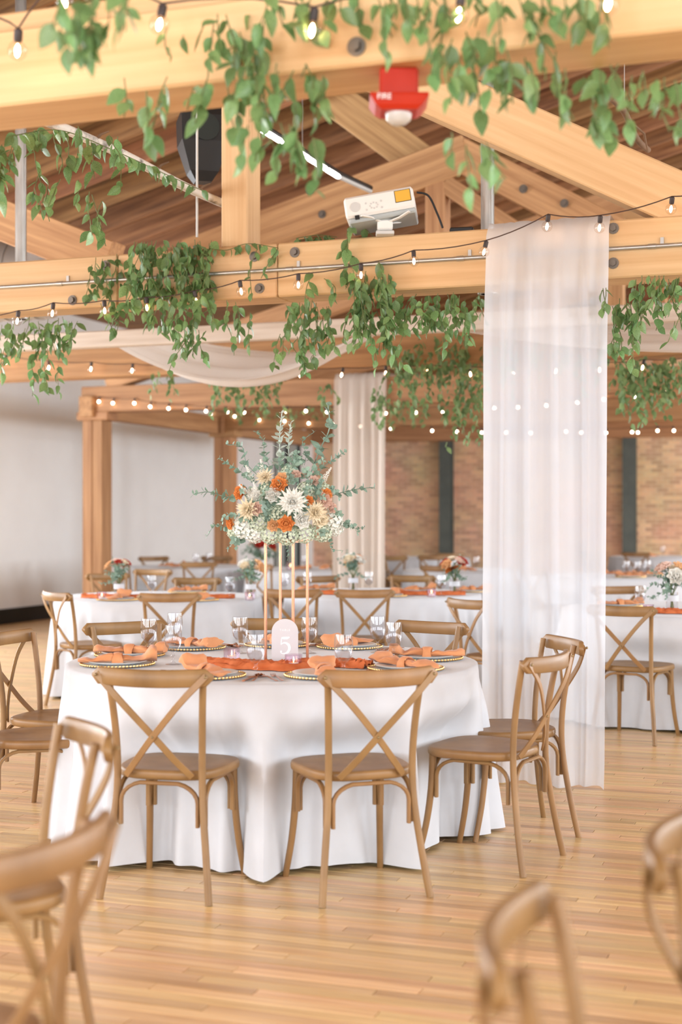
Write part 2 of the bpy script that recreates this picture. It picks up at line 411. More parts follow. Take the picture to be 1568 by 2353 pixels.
# steel posts against the brick
for px, lab in ((1027, 'slim dark grey steel post on the brick wall, left of the large sheer curtain'), (1448, 'slim grey steel post on the brick wall, right of the large sheer curtain')):
    p = pY(px, HY, Y1 - .1); t = thing('steel_post', lab, 'post', (p.x, Y1 - .13, 0), 0, 'steel posts on the brick wall')
    MB().box((0, 0, 1.9), (.05, .2, 3.8)).build('web', 'steel_post', t, smooth=False)
    for s in (-1, 1): MB().box((0, s * .105, 1.9), (.24, .015, 3.8)).build('flange', 'steel_post', t, smooth=False)

# roof: sloping deck of boards with joists, flat on the left aisle
SL = .275
def roof_z(x): return max(4.2, 4.95 + SL * (x + 4.8))
ceil = MB(); xa = -7.53
ceil.box(((X0 - .2 + xa) / 2, (Y0 + Y1) / 2, 4.33), (xa - X0 + .2, Y1 - Y0 + .4, .1))
ang = math.atan(SL); Ls = (X1 + .2 - xa) / math.cos(ang); midx = (xa + X1 + .2) / 2
Rr = Matrix.Rotation(-ang, 3, 'Y')
ceil.box((midx, (Y0 + Y1) / 2, roof_z(midx) + .13), (Ls, Y1 - Y0 + .4, .1), Rr)
ceiling = struct(ceil.build('ceiling', 'deck', smooth=False))
rr = random.Random(5); y = 6.0
bm = {}
while y < Y1 - .1:
    wdt = rr.choice((.14, .17, .2)); dz = rr.choice((0, .012, .03))
    if (wdt,) not in bm: bm[(wdt,)] = MB().box((0, 0, 0), (Ls, wdt - .012, .05)).mesh('deck_board', 'deck', False)
    o = link('deck_board', bm[(wdt,)], ceiling, (midx, y + wdt / 2, roof_z(midx) + .05 + dz), (0, -ang, 0)); y += wdt
jm = MB().box((0, 0, 0), (Ls, .06, .2)).mesh('joist', 'deck', False)
y = 6.2
while y < Y1:
    link('joist', jm, ceiling, (midx, y, roof_z(midx) - .06), (0, -ang, 0)); y += .62

# ------------------------------------------------------------------ trusses
def timber(name, p0, p1, h, t, parent, m='timber', ch=.008):
    p0, p1 = Vector(p0), Vector(p1); d = p1 - p0; L = d.length
    mb = MB().box((0, 0, 0), (L, t, h), ch=ch)
    o = mb.build(name, m, parent, smooth=False)
    o.location = (p0 + p1) / 2; o.rotation_euler = (0, -math.atan2(d.z, math.hypot(d.x, d.y)), math.atan2(d.y, d.x)); return o
ZB, ZT, TH = 2.66, 2.965, .25
def bolt(parent, p, r=.022):
    mb = MB().tube([(0, 0, 0), (0, -.006, 0)], r * 1.35, 14); mb.tube([(0, -.006, 0), (0, -.022, 0)], r * .8, 6)
    o = mb.build('bolt', 'bolt', parent); o.location = p; return o
TRY = [3.73, 7.5, 11.25, 15.0, 18.75, 22.5]
XL, XR = -8.65, 6.6
# T: nearest truss
t1 = thing('timber_truss', 'thick pale timber beam crossing the top of the picture, nearest the camera', 'beam', (0, 0, 0))
Y = TRY[0] + TH / 2
timber('bottom_chord', (XL, Y, 2.775), (XR, Y, 2.775), .23, TH, t1)
timber('top_board', (XL, Y + .02, 2.925), (XR, Y + .02, 2.925), .068, TH - .04, t1)
p = pY(820, 108, TRY[0]); bolt(t1, (p.x, TRY[0], p.z), .02)
# M: the truss in focus
t2 = thing('timber_truss', 'honey timber beam carrying the projector, with king post and sloping rafter', 'beam')
Y = TRY[1] + TH / 2; zc = (ZB + ZT) / 2
seams = [XL, pY(270, 600, TRY[1]).x, pY(637, 600, TRY[1]).x, XR]
for a, b in zip(seams, seams[1:]): timber('bottom_chord', (a + .002, Y, zc), (b - .002, Y, zc), ZT - ZB, TH, t2)
kp = pY(543, 500, TRY[1] + .05); kx = kp.x
timber('king_post', (kx, TRY[1] + .12, ZT), (kx, TRY[1] + .12, 5.2), .165, .2, t2)
a = pY(1110, 258, TRY[1] + .06); b = pY(1500, 432, TRY[1] + .06); sl = (b.z - a.z) / (b.x - a.x)
timber('rafter', (kx + .1, TRY[1] + .12, a.z + sl * (kx + .1 - a.x)), (a.x + (2.86 - a.z) / sl, TRY[1] + .12, 2.86), .27, .2, t2)
for px, py in ((678, 580), (597, 663), (585, 590), (243, 610), (167, 690), (1410, 525), (1410, 605)):
    p = pY(px, py, TRY[1]); bolt(t2, (p.x, TRY[1], p.z))
# N: gable webs
t3 = thing('timber_truss', 'brown timber beam behind the ceiling swag, with gable struts above it', 'beam')
Y = TRY[2] + TH / 2
timber('bottom_chord', (XL, Y, zc), (XR, Y, zc), ZT - ZB, TH, t3, 'timber_dim')
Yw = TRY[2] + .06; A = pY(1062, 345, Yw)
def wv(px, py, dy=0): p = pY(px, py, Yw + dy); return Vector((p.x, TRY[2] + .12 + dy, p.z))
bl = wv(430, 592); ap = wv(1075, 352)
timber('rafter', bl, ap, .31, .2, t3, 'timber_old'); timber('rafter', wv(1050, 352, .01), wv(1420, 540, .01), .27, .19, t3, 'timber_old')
timber('post', wv(1002, 560), wv(1002, 400), .17, .18, t3, 'timber_old')
timber('brace', wv(1020, 420, -.02), wv(1230, 560, -.02), .15, .14, t3, 'timber_old')
timber('brace', wv(748, 212, .26), wv(985, 385, .26), .3, .2, t3, 'timber_old')
for px, py in ((717, 440), (745, 495), (1206, 437), (1300, 470)):
    p = wv(px, py); bolt(t3, (p.x, TRY[2] + .015, p.z), .026)
# low strut at the left, in front of the duct
p0 = pY(-60, 480, 9.2); p1 = pY(260, 605, 9.2)
st = timber('timber_strut', (p0.x, 9.2, p0.z), (p1.x, 9.2, p1.z), .3, .2, None, 'timber_old'); tag(st, 'grey-brown sloping strut at the left edge above the long beam', 'beam')
for i, lab in ((3, 'brown timber beam on the near column along the white wall, lit by string lights'), (4, 'brown timber beam on the farther column along the white wall'), (5, 'hindmost brown timber beam in front of the brick wall')):
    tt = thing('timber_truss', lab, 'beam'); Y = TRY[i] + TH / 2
    timber('bottom_chord', (XL, Y, zc), (XR, Y, zc), ZT - ZB, TH, tt, 'timber_dim')
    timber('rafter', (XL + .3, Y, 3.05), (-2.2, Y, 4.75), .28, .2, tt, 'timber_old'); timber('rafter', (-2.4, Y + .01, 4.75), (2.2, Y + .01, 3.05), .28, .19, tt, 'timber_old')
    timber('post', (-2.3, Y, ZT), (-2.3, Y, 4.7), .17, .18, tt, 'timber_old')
    timber('tie', (XL + .1, Y - .2, ZB + .06), (XL + .1, Y + 3.4, ZB + .06), .25, .18, tt, 'timber_dim') if i < 5 else None
# columns at the left aisle
for yy, lab in ((15.0, 'tall reddish-brown timber column in front of the white wall, nearer one'), (18.75, 'reddish-brown timber column behind the tall flower arrangement')):
    cl = thing('timber_column', lab, 'column', (-8.5, yy + TH / 2, 0), 0, 'timber columns')
    for s in (-1, 1):
        o = timber('post', (s * .068, 0, .02), (s * .068, 0, ZB - .1), .13, .25, cl, 'timber_dim')
    MB().box((0, 0, .01), (.3, .29, .02)).build('base_plate', 'steel_post', cl, smooth=False)
    MB().box((0, 0, ZB - .05), (.42, .27, .1), ch=.01).build('cap', 'timber_dim', cl, smooth=False)
# pale board between trusses
pb = timber('pale_board', (-6.9, 9.42, 2.735), (5.5, 9.42, 2.735), .12, .1, None, 'pale_timber')
tag(pb, 'whitewashed board running across below the main beam, behind the greenery', 'board')

# ================================================================== CHAIRS
def make_chair():
    t = thing('cross_back_chair', 'chair', 'chair')
    def both(f):
        for s in (-1, 1): f(s)
    # seat: superellipse outline, saddle top
    def outline(k, z):
        r = []
        for i in range(32):
            a = 2 * PI * i / 32; c, s_ = math.cos(a), math.sin(a)
            x = abs(c) ** .62 * (1 if c > 0 else -1); y = abs(s_) ** .62 * (1 if s_ > 0 else -1)
            wd = .212 + .016 * y; r.append(Vector((x * wd * k, .205 * y * k + .0, z)))
        return r
    mb = MB(); rings = [outline(.955, .435), outline(.99, .44), outline(1, .449), outline(1, .461), outline(.985, .469), outline(.95, .4715), outline(.7, .466), outline(.35, .463), outline(.02, .462)]
    mb.ring_loft(rings); mb.build('seat', 'chair_wood', t, ang=60)
    def rear(s):
        pts = smooth_path([(s * .212, -.262, 0), (s * .192, -.232, .16), (s * .172, -.208, .33), (s * .166, -.2, .45), (s * .168, -.206, .58), (s * .176, -.226, .72), (s * .187, -.25, .842)], 4)
        MB().tube(pts, [.0135] * len(pts), 10).build('leg', 'chair_wood', t)
    both(rear)
    def front(s):
        pts = smooth_path([(s * .172, .152, .44), (s * .176, .158, .3), (s * .185, .178, .15), (s * .2, .212, 0)], 5)
        MB().tube(pts, [.0155 - .003 * i / (len(pts) - 1) for i in range(len(pts))], 10).build('leg', 'chair_wood', t)
    both(front)
    # curved top rail
    pts = []; n = 18
    for i in range(n + 1):
        u = -1 + 2 * i / n; pts.append((u * .232, -.318 + .052 * u * u, .823 + .006 * u * u))
    hh = [.064 * min(1, math.sqrt(max(.05, 1 - max(0, (abs(-1 + 2 * i / n) - .88) / .12) ** 2))) for i in range(n + 1)]
    MB().strap(pts, hh, .022, [Vector((-.45 * (-1 + 2 * i / n), -1, 0)) for i in range(n + 1)]).build('top_rail', 'chair_wood', t, ang=50)
    def brace(s):
        y0 = -.004 if s > 0 else .004
        pts = smooth_path([(s * .214, -.292 + y0, .836), (s * .12, -.3 + y0, .74), (0, -.268 + y0, .605), (-s * .07, -.24 + y0, .52), (-s * .128, -.206 + y0, .452)], 5)
        MB().strap(pts, .025, .008, (0, -1, .12)).build('cross_brace', 'chair_wood', t)
    both(brace)
    for s in (-1, 1): MB().sphere((s * .212, -.3, .832), .006, 8, 5).build('screw', 'brass_screw', t)
    MB().sphere((0, -.277, .605), .005, 8, 5).build('screw', 'brass_screw', t)
    def arch(p0, p1, drop0, drop1, nrm):
        p0, p1 = Vector(p0), Vector(p1); d = p1 - p0; up = Vector((0, 0, 1)); pts = []
        pts.append(p0 - up * drop0); pts.append(p0 - up * drop0 * .45)
        for i in range(1, 6):
            a = i / 6 * PI / 2; pts.append(p0 + d * (.34 * (1 - math.cos(a))) - up * drop0 * .45 * (1 - math.sin(a)))
        for i in range(5, 0, -1):
            a = i / 6 * PI / 2; pts.append(p1 - d * (.34 * (1 - math.cos(a))) - up * drop1 * .45 * (1 - math.sin(a)))
        pts.append(p1 - up * drop1 * .45); pts.append(p1 - up * drop1)
        return MB().strap(pts, .02, .014, [(q - (p0 + p1) / 2 + up * .2) for q in pts], ch=.3).build('arch_brace', 'chair_wood', t)
    z = .428
    arch((-.15, -.205, z), (.15, -.205, z), .16, .16, 0)
    arch((-.155, .158, z), (.155, .158, z), .16, .16, 0)
    for s in (-1, 1): arch((s * .17, -.18, z), (s * .174, .135, z), .16, .16, 0)
    return t
CHAIR0 = make_chair(); used = [False]
CHAIRS = []
def chair(lat, d, rz, label, group):
    loc = cw(lat, d)
    if not used[0]:
        used[0] = True; c = CHAIR0; c.location = loc; c.rotation_euler = (0, 0, rz); c['label'] = label; c['group'] = group
    else: c = dup(CHAIR0, None, loc, rz, label, group)
    CHAIRS.append(c); return c
def chair_round(tab, a, r, label, group, twist=0):
    A = math.radians(a); lat = tab[0] + r * math.sin(A); d = tab[1] - r * math.cos(A)
    B = A + math.radians(twist)
    return chair(lat, d, fdir(-math.sin(B), math.cos(B)), label, group)

# ================================================================== TABLES
def round_table(lat, d, r, angs, lab_t, lab_c, seed, chair_r=1.02, fold=.075, hem=.012):
    """table under a floor-length cloth; the cloth gives way where chair seats press in"""
    loc = cw(lat, d)
    t = thing('round_table', lab_t, 'table', loc, 0, 'round banquet tables')
    MB().lathe([(.001, .735), (r - .005, .735), (r, .738), (r, .756), (r - .004, .759), (.001, .759)], 40).build('tabletop', 'timber_old', t)
    for i in range(4):
        a = PI / 4 + i * PI / 2
        MB().tube([(.42 * math.cos(a), .42 * math.sin(a), .735), (.5 * math.cos(a), .5 * math.sin(a), .0)], .016, 8).build('leg', 'steel_post', t)
    nA, ns = (480 if d < 8 else 240), 26; P = []
    rings = [(.0, .7625), (r * .5, .7625), (r * .93, .7625), (r * .985, .762), (r + .004, .757)]
    for rr_, z in rings: P.append([Vector((rr_ * math.cos(2 * PI * i / nA), rr_ * math.sin(2 * PI * i / nA), z)) for i in range(nA + 1)])
    base = YAW
    for kz in range(1, ns + 1):
        u = kz / ns; z = .755 - (.755 - hem) * u; rowp = []
        for i in range(nA + 1):
            th = 2 * PI * i / nA
            # camera-frame angle: 0 = towards camera, positive to the right
            ca = math.atan2(math.cos(th - base), -math.sin(th - base))
            fo = 0
            for kf, (fq, am) in enumerate(((13, .6), (31, 1), (47, .55))): fo += am * math.sin(fq * th + seed * (kf + 1.3) + 2.2 * math.sin(3 * th + seed + kf) + .5 * kf * u)
            fo = fo / 1.9 * (.65 + .35 * math.sin(2.7 * th + seed))
            rad = r + .006 + .06 * u + fold * fo * (.12 + .88 * u ** .8) * sstep(0, .3, u)
            push = 0
            for a in angs:
                da = (ca - math.radians(a) + PI) % (2 * PI) - PI
                push = max(push, 1 - sstep(math.radians(11), math.radians(21), abs(da)))
            lim = chair_r - .225 + fold * .45 * fo * u
            if push: rad -= push * sstep(.14, .38, u) * max(0, rad - lim)
            zz = z + (.012 * math.sin(7 * th + seed) + .01) * max(0, u - .9) * 10 * .6
            rowp.append(Vector((rad * math.cos(th), rad * math.sin(th), zz)))
        P.append(rowp)
    cl = MB().grid(P).build('tablecloth', 'cloth', None, ang=80)
    cl.location = loc; tag(cl, lab_c, 'tablecloth', None, None); cl['group'] = 'white round tablecloths'
    return (lat, d)

T1 = (-.307, 6.4)
A1 = [(-18.5, 1.0, 5), (20, 1.02, 0), (59.5, 1.045, 0), (90, 1.05, 13), (144, 1.05, 0), (182.5, 1.04, 0), (-140, 1.06, -8), (-108, 1.08, 0), (-76, 1.02, 0)]
L1 = ['oak cross-back chair seen from behind, left one before the number 5 table',
      'oak cross-back chair seen from behind, right one before the number 5 table',
      'oak cross-back chair right of the number 5 table, nearer one, side on',
      'oak cross-back chair right of the number 5 table, farther one, against the curtain',
      'oak chair behind the number 5 table facing us, nearest the sheer curtain',
      'oak chair behind the number 5 table facing us, right behind the gold flower stand',
      'oak chair behind the number 5 table facing us, at its back left',
      'oak chair on the left of the number 5 table, farther one, cut by the frame',
      'oak chair on the left of the number 5 table, nearer one, cut by the frame']
round_table(*T1, .915, [-18.5, 20, 59.5, 144, 182.5, -140], 'round banquet table with the number 5 sign, hidden under its cloth', 'white floor-length cloth on the round number 5 table', 1.7)
for (a, r, tw), l in zip(A1, L1): chair_round(T1, a, r, l, 'chairs around the number 5 table', tw)

# second row
T2 = ((365 - CX) / FPX * 11.55, 11.55); T3 = ((880 - CX) / FPX * 12.1, 12.1); T4 = ((1590 - CX) / FPX * 10.0, 10.0)
SIDE = {'near': 'near side', 'nl': 'near left', 'nr': 'near right', 'l': 'left side', 'r': 'right side', 'far': 'far side', 'fl': 'far left', 'fr': 'far right'}
def ring(tab, desc, group, lst, base_r):
    for a, dr, key in lst: chair_round(tab, a, base_r + dr, 'cross-back chair, %s of the table %s' % (SIDE[key], desc), group)
angs = [(172, .06, 'far')]
round_table(*T2, .83, [-23, 12, 172], 'round table behind the number 5 table, left of the gold stand', 'white cloth on the round table behind, left of the gold stand', 2.9)
ring(T2, 'left of the gold flower stand', 'chairs at the left middle table', angs, .95)
chair(-1.87, 10.6, fdir(.8, .6), 'cross-back chair, near left of the table left of the gold flower stand', 'chairs at the left middle table')
chair(-1.27, 10.56, fdir(-.1, 1), 'cross-back chair, near side of the table left of the gold flower stand', 'chairs at the left middle table')
angs = [(-153, .03, 'fl'), (166, .05, 'far')]
round_table(*T3, .83, [-32, -8, -153, 166], 'round table behind the number 5 table, between gold stand and curtain', 'wrinkled white cloth on the round table between gold stand and curtain', 4.1)
ring(T3, 'between gold stand and curtain', 'chairs at the centre middle table', angs, .95)
chair(-.33, 11.1, fdir(.14, 1), 'cross-back chair, near left of the table between gold stand and curtain', 'chairs at the centre middle table')
chair(.18, 11.07, fdir(.0, 1), 'cross-back chair, near side of the table between gold stand and curtain', 'chairs at the centre middle table')
angs = [(-32, .06, 'near'), (-168, .0, 'far')]
round_table(*T4, .9, [a[0] for a in angs], 'round table at the right edge beyond the curtain', 'white cloth on the table at the right edge beyond the curtain', 5.3)
ring(T4, 'at the right edge beyond the curtain', 'chairs at the right edge table', angs, 1.03)
chair(1.08, 9.68, fdir(.82, .57), 'cross-back chair half hidden behind the left edge of the large curtain', 'chairs at the right edge table')
# farther tables
def far_set(lat, d, r, angs, name, seed):
    round_table(lat, d, r, [a[0] for a in angs], 'round table %s' % name, 'white cloth on the round table %s' % name, seed)
    ring((lat, d), name, 'chairs at the far tables', angs, .95)
    return (lat, d)
def L(px, d): return (px - CX) / FPX * d
T5 = far_set(L(440, 18.6), 18.6, .83, [(-40, .05, 'nl'), (10, .05, 'near'), (-100, .05, 'l'), (-150, .05, 'fl'), (170, .05, 'far')], 'by the farther timber column', 6.1)
T6 = far_set(L(720, 17.6), 17.6, .83, [(-30, .05, 'nl'), (20, .05, 'near')], 'seen through the gold stand', 7.7)
T7 = far_set(L(1085, 17.2), 17.2, .83, [(-22, .05, 'near'), (-72, .06, 'nl'), (-118, .05, 'l')], 'between the two curtains', 8.3)
T8 = far_set(L(1440, 15.6), 15.6, .9, [(-60, .05, 'nl'), (-120, .05, 'fl')], 'just right of the large curtain', 9.2)
T9 = far_set(L(1520, 23.0), 23.0, .83, [(-30, .05, 'nl'), (28, .05, 'nr'), (-85, .05, 'l')], 'against the brick at the right', 3.3)
T10 = far_set(L(960, 22.6), 22.6, .83, [(-35, .05, 'nl'), (20, .05, 'nr'), (-80, .05, 'l'), (75, .05, 'r')], 'against the brick in the middle', 5.9)
chair(L(275, 13.6), 13.6, fdir(.55, -.83), 'cross-back chair standing alone by the timber column, behind a vase', 'single chairs')
chair(L(322, 14.6), 14.6, fdir(-.35, -.93), 'cross-back chair standing alone, right of the vase by the column', 'single chairs')
chair(L(905, 20.2), 20.2, fdir(.15, 1), 'far cross-back chair right of the small curtain, seen from behind', 'single chairs')
chair(L(985, 20.5), 20.5, fdir(-.2, 1), 'far cross-back chair left of the steel post, seen from behind', 'single chairs')
# foreground chairs, out of focus
chair(-.92, 3.62, fdir(-.9, -.42), 'blurred oak chair in the left foreground, farther of two, facing left', 'blurred foreground chairs')
chair(-.775, 2.58, fdir(-.93, .36), 'blurred oak chair in the bottom left corner, nearest the camera', 'blurred foreground chairs')
chair(.515, 1.885, fdir(.965, -.26), 'blurred oak chair at the bottom right, its top rail towards us', 'blurred foreground chairs')
chair(.85, 2.4, fdir(.93, -.37), 'blurred oak chair at the right edge, mostly out of frame', 'blurred foreground chairs')

# ================================================================== TABLEWARE
TZ = .7635
def goblet_meshes():
    mb = MB()
    prof = [(.034, 0), (.034, .002), (.012, .006), (.006, .014), (.0055, .03), (.0095, .036), (.0055, .043), (.007, .055), (.02, .064), (.033, .082), (.0385, .108), (.0385, .135), (.035, .172)]
    inner = [(.0335, .172), (.037, .135), (.037, .108), (.0315, .083), (.018, .067), (.002, .0625)]
    mb.lathe(prof + inner, 22)
    wt = MB().lathe([(.002, .0632), (.0178, .0678), (.0313, .0834), (.0362, .104), (.001, .104)], 22)
    return mb.mesh('goblet_glass', 'glass', True, 60), wt.mesh('goblet_water', 'water', True, 50)
GG, GW = goblet_meshes()
def goblet(lat, d, label, group, z=TZ, full=True):
    t = thing('water_goblet', label, 'goblet', cw(lat, d, z), 0, group)
    link('glass_body', GG, t)
    if full: link('water', GW, t)
    return t
# charger with beaded rim and plate
def beads():
    mb = MB()
    for i in range(64):
        a = 2 * PI * i / 64; mb.sphere((.158 * math.cos(a), .158 * math.sin(a), .0085), .0062, 6, 4)
    return mb.mesh('beads', 'gold', True)
CHM = MB().lathe([(.001, .001), (.1, .001), (.155, .005), (.16, .007), (.156, .009), (.1, .005), (.001, .005)], 40).mesh('charger', 'charger_glass')
BDM = beads()
PLM = MB().lathe([(.001, .006), (.075, .006), (.085, .009), (.128, .019), (.131, .021), (.127, .0225), (.084, .0125), (.001, .0115)], 40).mesh('plate', 'china')
def napkin_mesh(seed, m='napkin'):
    rs = random.Random(seed); mb = MB(); n = 26; rings = []; L_ = .34
    for i in range(n + 1):
        u = i / n; x = (u - .5) * L_; e = abs(u - .5) * 2
        wd = .022 + .032 * sstep(.1, .8, e) + .006 * noise1(u * 9, seed); ht = .014 + .007 * noise1(u * 7 + 2, seed) - .004 * e
        if u > .8: ht += .018 * sstep(.8, .95, u)          # curled end
        if u < .12: wd *= .35 + .65 * sstep(0, .12, u)     # pointed end
        yo = .012 * noise1(u * 4, seed + 3); z0 = .013 + max(.004, ht)
        ring_ = []
        for k_ in range(16):
            a = 2 * PI * k_ / 16; rad = 1 + .16 * math.sin(3 * a + u * 6 + seed) + .1 * math.sin(5 * a - u * 11)
            z = z0 + max(.004, ht) * math.sin(a) * rad
            ring_.append(Vector((x, yo + wd * math.cos(a) * rad, max(.012, z))))
        rings.append(ring_)
    mb.ring_loft(rings)
    return mb.mesh('napkin', m, True, 75)
def knot_mesh(seed):
    mb = MB(); rings = []
    for i in range(9):
        a = -PI * .1 + 1.2 * PI * i / 8
        rings.append([Vector((.0 + (.021 + .004 * math.sin(seed + i)) * math.cos(b_), .033 * math.cos(a) * (1 + .14 * math.sin(b_)), .014 + .031 * math.sin(a) * (1 + .16 * math.sin(b_)) + .004)) for b_ in [2 * PI * k_ / 10 for k_ in range(10)]])
    mb.ring_loft(rings); return mb.mesh('knot', 'napkin', True, 75)
NAPS = [napkin_mesh(s) for s in range(4)]; KNOTS = [knot_mesh(s) for s in range(4)]
def napkin(loc, rz, label, group, i=0):
    t = thing('knotted_napkin', label, 'napkin', loc, rz, group)
    link('folds', NAPS[i % 4], t); link('knot', KNOTS[i % 4], t); return t
def fork_mesh():
    mb = MB(); mb.strap(smooth_path([(0, -.1, .004), (0, -.03, .006), (0, .03, .009), (0, .055, .004)], 4), [.012, .011, .01, .009, .008, .007, .007, .006, .006, .007, .012, .02, .022][:13], .0025, (0, 0, 1))
    for i in range(4): mb.strap([(-.009 + i * .006, .053, .004), (-.009 + i * .006, .075, .003), (-.009 + i * .006, .098, .009)], .003, .0022, (0, 0, 1))
    return mb.mesh('fork', 'rose_gold')
def knife_mesh():
    mb = MB(); mb.strap([(0, -.11, .004), (0, -.02, .004), (0, .0, .004)], [.012, .01, .008], .006, (0, 0, 1)); mb.strap([(.002, 0, .003), (.003, .06, .003), (.002, .1, .003), (0, .115, .003)], [.014, .018, .014, .004], .002, (0, 0, 1))
    return mb.mesh('knife', 'rose_gold')
def spoon_mesh():
    mb = MB(); mb.strap(smooth_path([(0, -.09, .004), (0, 0, .006), (0, .045, .009)], 4), [.012, .011, .01, .009, .008, .007, .006, .006, .006], .0025, (0, 0, 1))
    P = []
    for i in range(7):
        v = -1 + 2 * i / 6; wv_ = math.sqrt(max(.02, 1 - v * v)) * .018
        P.append([Vector((wv_ * (-1 + j / 2), .068 + v * .026, .004 + .006 * ((-1 + j / 2) ** 2 * .8 + v * v * .6))) for j in range(5)])
    mb.grid(P); mb.grid([[q + Vector((0, 0, .0012)) for q in r_] for r_ in P]); return mb.mesh('spoon', 'rose_gold')
FKM, KNM, SPM = fork_mesh(), knife_mesh(), spoon_mesh()
votm = MB().lathe([(.03, 0), (.033, .005), (.035, .06), (.0325, .06), (.031, .008), (.001, .006)], 8).mesh('votive_holder', 'votive_glass', True, 30)
waxm = MB().lathe([(.001, .009), (.019, .009), (.0195, .028), (.001, .027)], 14).mesh('candle', 'wax')
flm = MB().lathe([(.0006, .028), (.0022, .033), (.0028, .038), (.0015, .045), (.0003, .05)], 8).mesh('flame', 'flame')
def votive(lat, d, label, group='votive candles', z=TZ, s=1):
    t = thing('votive_candle', label, 'candle', cw(lat, d, z), random.random(), group); t.scale = (s, s, s)
    link('glass_holder', votm, t); c = link('candle', waxm, t); link('flame', flm, c); return t

# settings on the number 5 table
SET = [(-20, 'front left'), (20, 'front right'), (56, 'right front'), (94, 'right'), (150, 'back right'), (181, 'back'), (-143, 'back left'), (-106, 'left'), (-72, 'left front')]
for i, (a, nm) in enumerate(SET):
    A = math.radians(a); rr_ = .70; lat = T1[0] + rr_ * math.sin(A); d = T1[1] - rr_ * math.cos(A)
    rz = fdir(-math.sin(A), math.cos(A)); loc = cw(lat, d, TZ)
    t = thing('charger_plate', 'clear charger with gold beaded rim, %s place of the number 5 table' % nm, 'charger', loc, rz, 'beaded chargers'); link('disc', CHM, t); link('beaded_rim', BDM, t)
    t = link('dinner_plate', PLM, None, loc, (0, 0, rz)); tag(t, 'white dinner plate on the charger at the %s place of number 5' % nm, 'plate', 'white dinner plates')
    off = {0: .03, 1: -.03}.get(i, 0)
    napkin(loc + Vector((0, 0, .004)), rz + PI / 2 + random.uniform(-.25, .25) + (.9 if i == 0 else (-.2 if i == 1 else 0)), 'knotted apricot napkin on the %s plate of the number 5 table' % nm, 'napkins of the number 5 table', i)
    if i in (0, 1, 4, 5, 6):
        Rm = Matrix.Rotation(rz, 4, 'Z')
        for me, nme, x, cat, side in ((FKM, 'dinner_fork', -.2, 'fork', 'inner'), (FKM, 'dinner_fork', -.235, 'fork', 'outer'), (KNM, 'table_knife', .2, 'knife', ''), (SPM, 'table_spoon', .225, 'spoon', '')):
            p = loc + Rm @ Vector((x, -.005, 0)); rot = rz + random.uniform(-.12, .12) + (.25 if x > 0 and i == 0 else 0)
            o = link(nme, me, None, p, (0, 0, rot)); tag(o, 'copper coloured %s%s beside the %s plate of the number 5 table' % (side + ' ' if side else '', cat, nm), cat, 'copper cutlery')
GOB = [(342, 6.62, 'at the far left, first from the left'), (402, 7.0, 'behind another goblet, back left'), (398, 6.22, 'at the left, in front of another goblet'), (552, 6.72, 'just left of the gold stand, back'),
       (588, 5.74, 'left of the number sign, front'), (711, 6.72, 'behind the right post of the gold stand'), (790, 5.74, 'right of the gold stand, front'), (868, 6.76, 'right side, behind another goblet'), (905, 6.4, 'right side, rightmost')]
for px, d, nm in GOB: goblet(L(px, d), d, 'water goblet on the number 5 table, %s' % nm, 'goblets of the number 5 table')
votive(L(675, 6.0), 6.0, 'lit votive candle in front of the number 5 sign', s=1.1); votive(L(533, 6.3), 6.3, 'glass votive left of the gold stand on the number 5 table', s=1.1)
# crumpled runner
def runner(pts, wd, label, seed, z=TZ, hgt=.036):
    P = []; pts = smooth_path(pts, 14); n = len(pts)
    for i, p in enumerate(pts):
        t = (pts[min(i + 1, n - 1)] - pts[max(i - 1, 0)]).normalized(); sd = Vector((-t.y, t.x, 0)); u = i / (n - 1) * 12
        row = []
        for j in range(17):
            v = -1 + j / 8; wv_ = wd * (1 + .25 * noise1(u * 1.3, seed)) * (.5 + .5 * min(1, 6 * i / n, 6 * (n - 1 - i) / n))
            h = abs(math.sin(v * 5.5 + 1.5 * noise1(u, seed) + u * .4)) * .7 + .4 * abs(noise1(u * 2.2 + v * 6, seed + 5))
            row.append(p + sd * (v * wv_ + .01 * noise1(u * 3 + v * 4, seed)) + Vector((0, 0, z + .0025 + hgt * h * (1 - abs(v) ** 6))))
        P.append(row)
    o = MB().grid(P).build('table_runner', 'runner', None, ang=80); md = o.modifiers.new('solid', 'SOLIDIFY'); md.thickness = .0015
    return tag(o, label, 'runner', 'rust gauze runners')
runner([cw(L(455, 6.2), 6.2), cw(L(560, 6.08), 6.08), cw(L(660, 6.02), 6.02), cw(L(760, 6.15), 6.15), cw(L(850, 6.06), 6.06)], .085, 'crumpled rust gauze runner around the gold stand on number 5', 1.1)
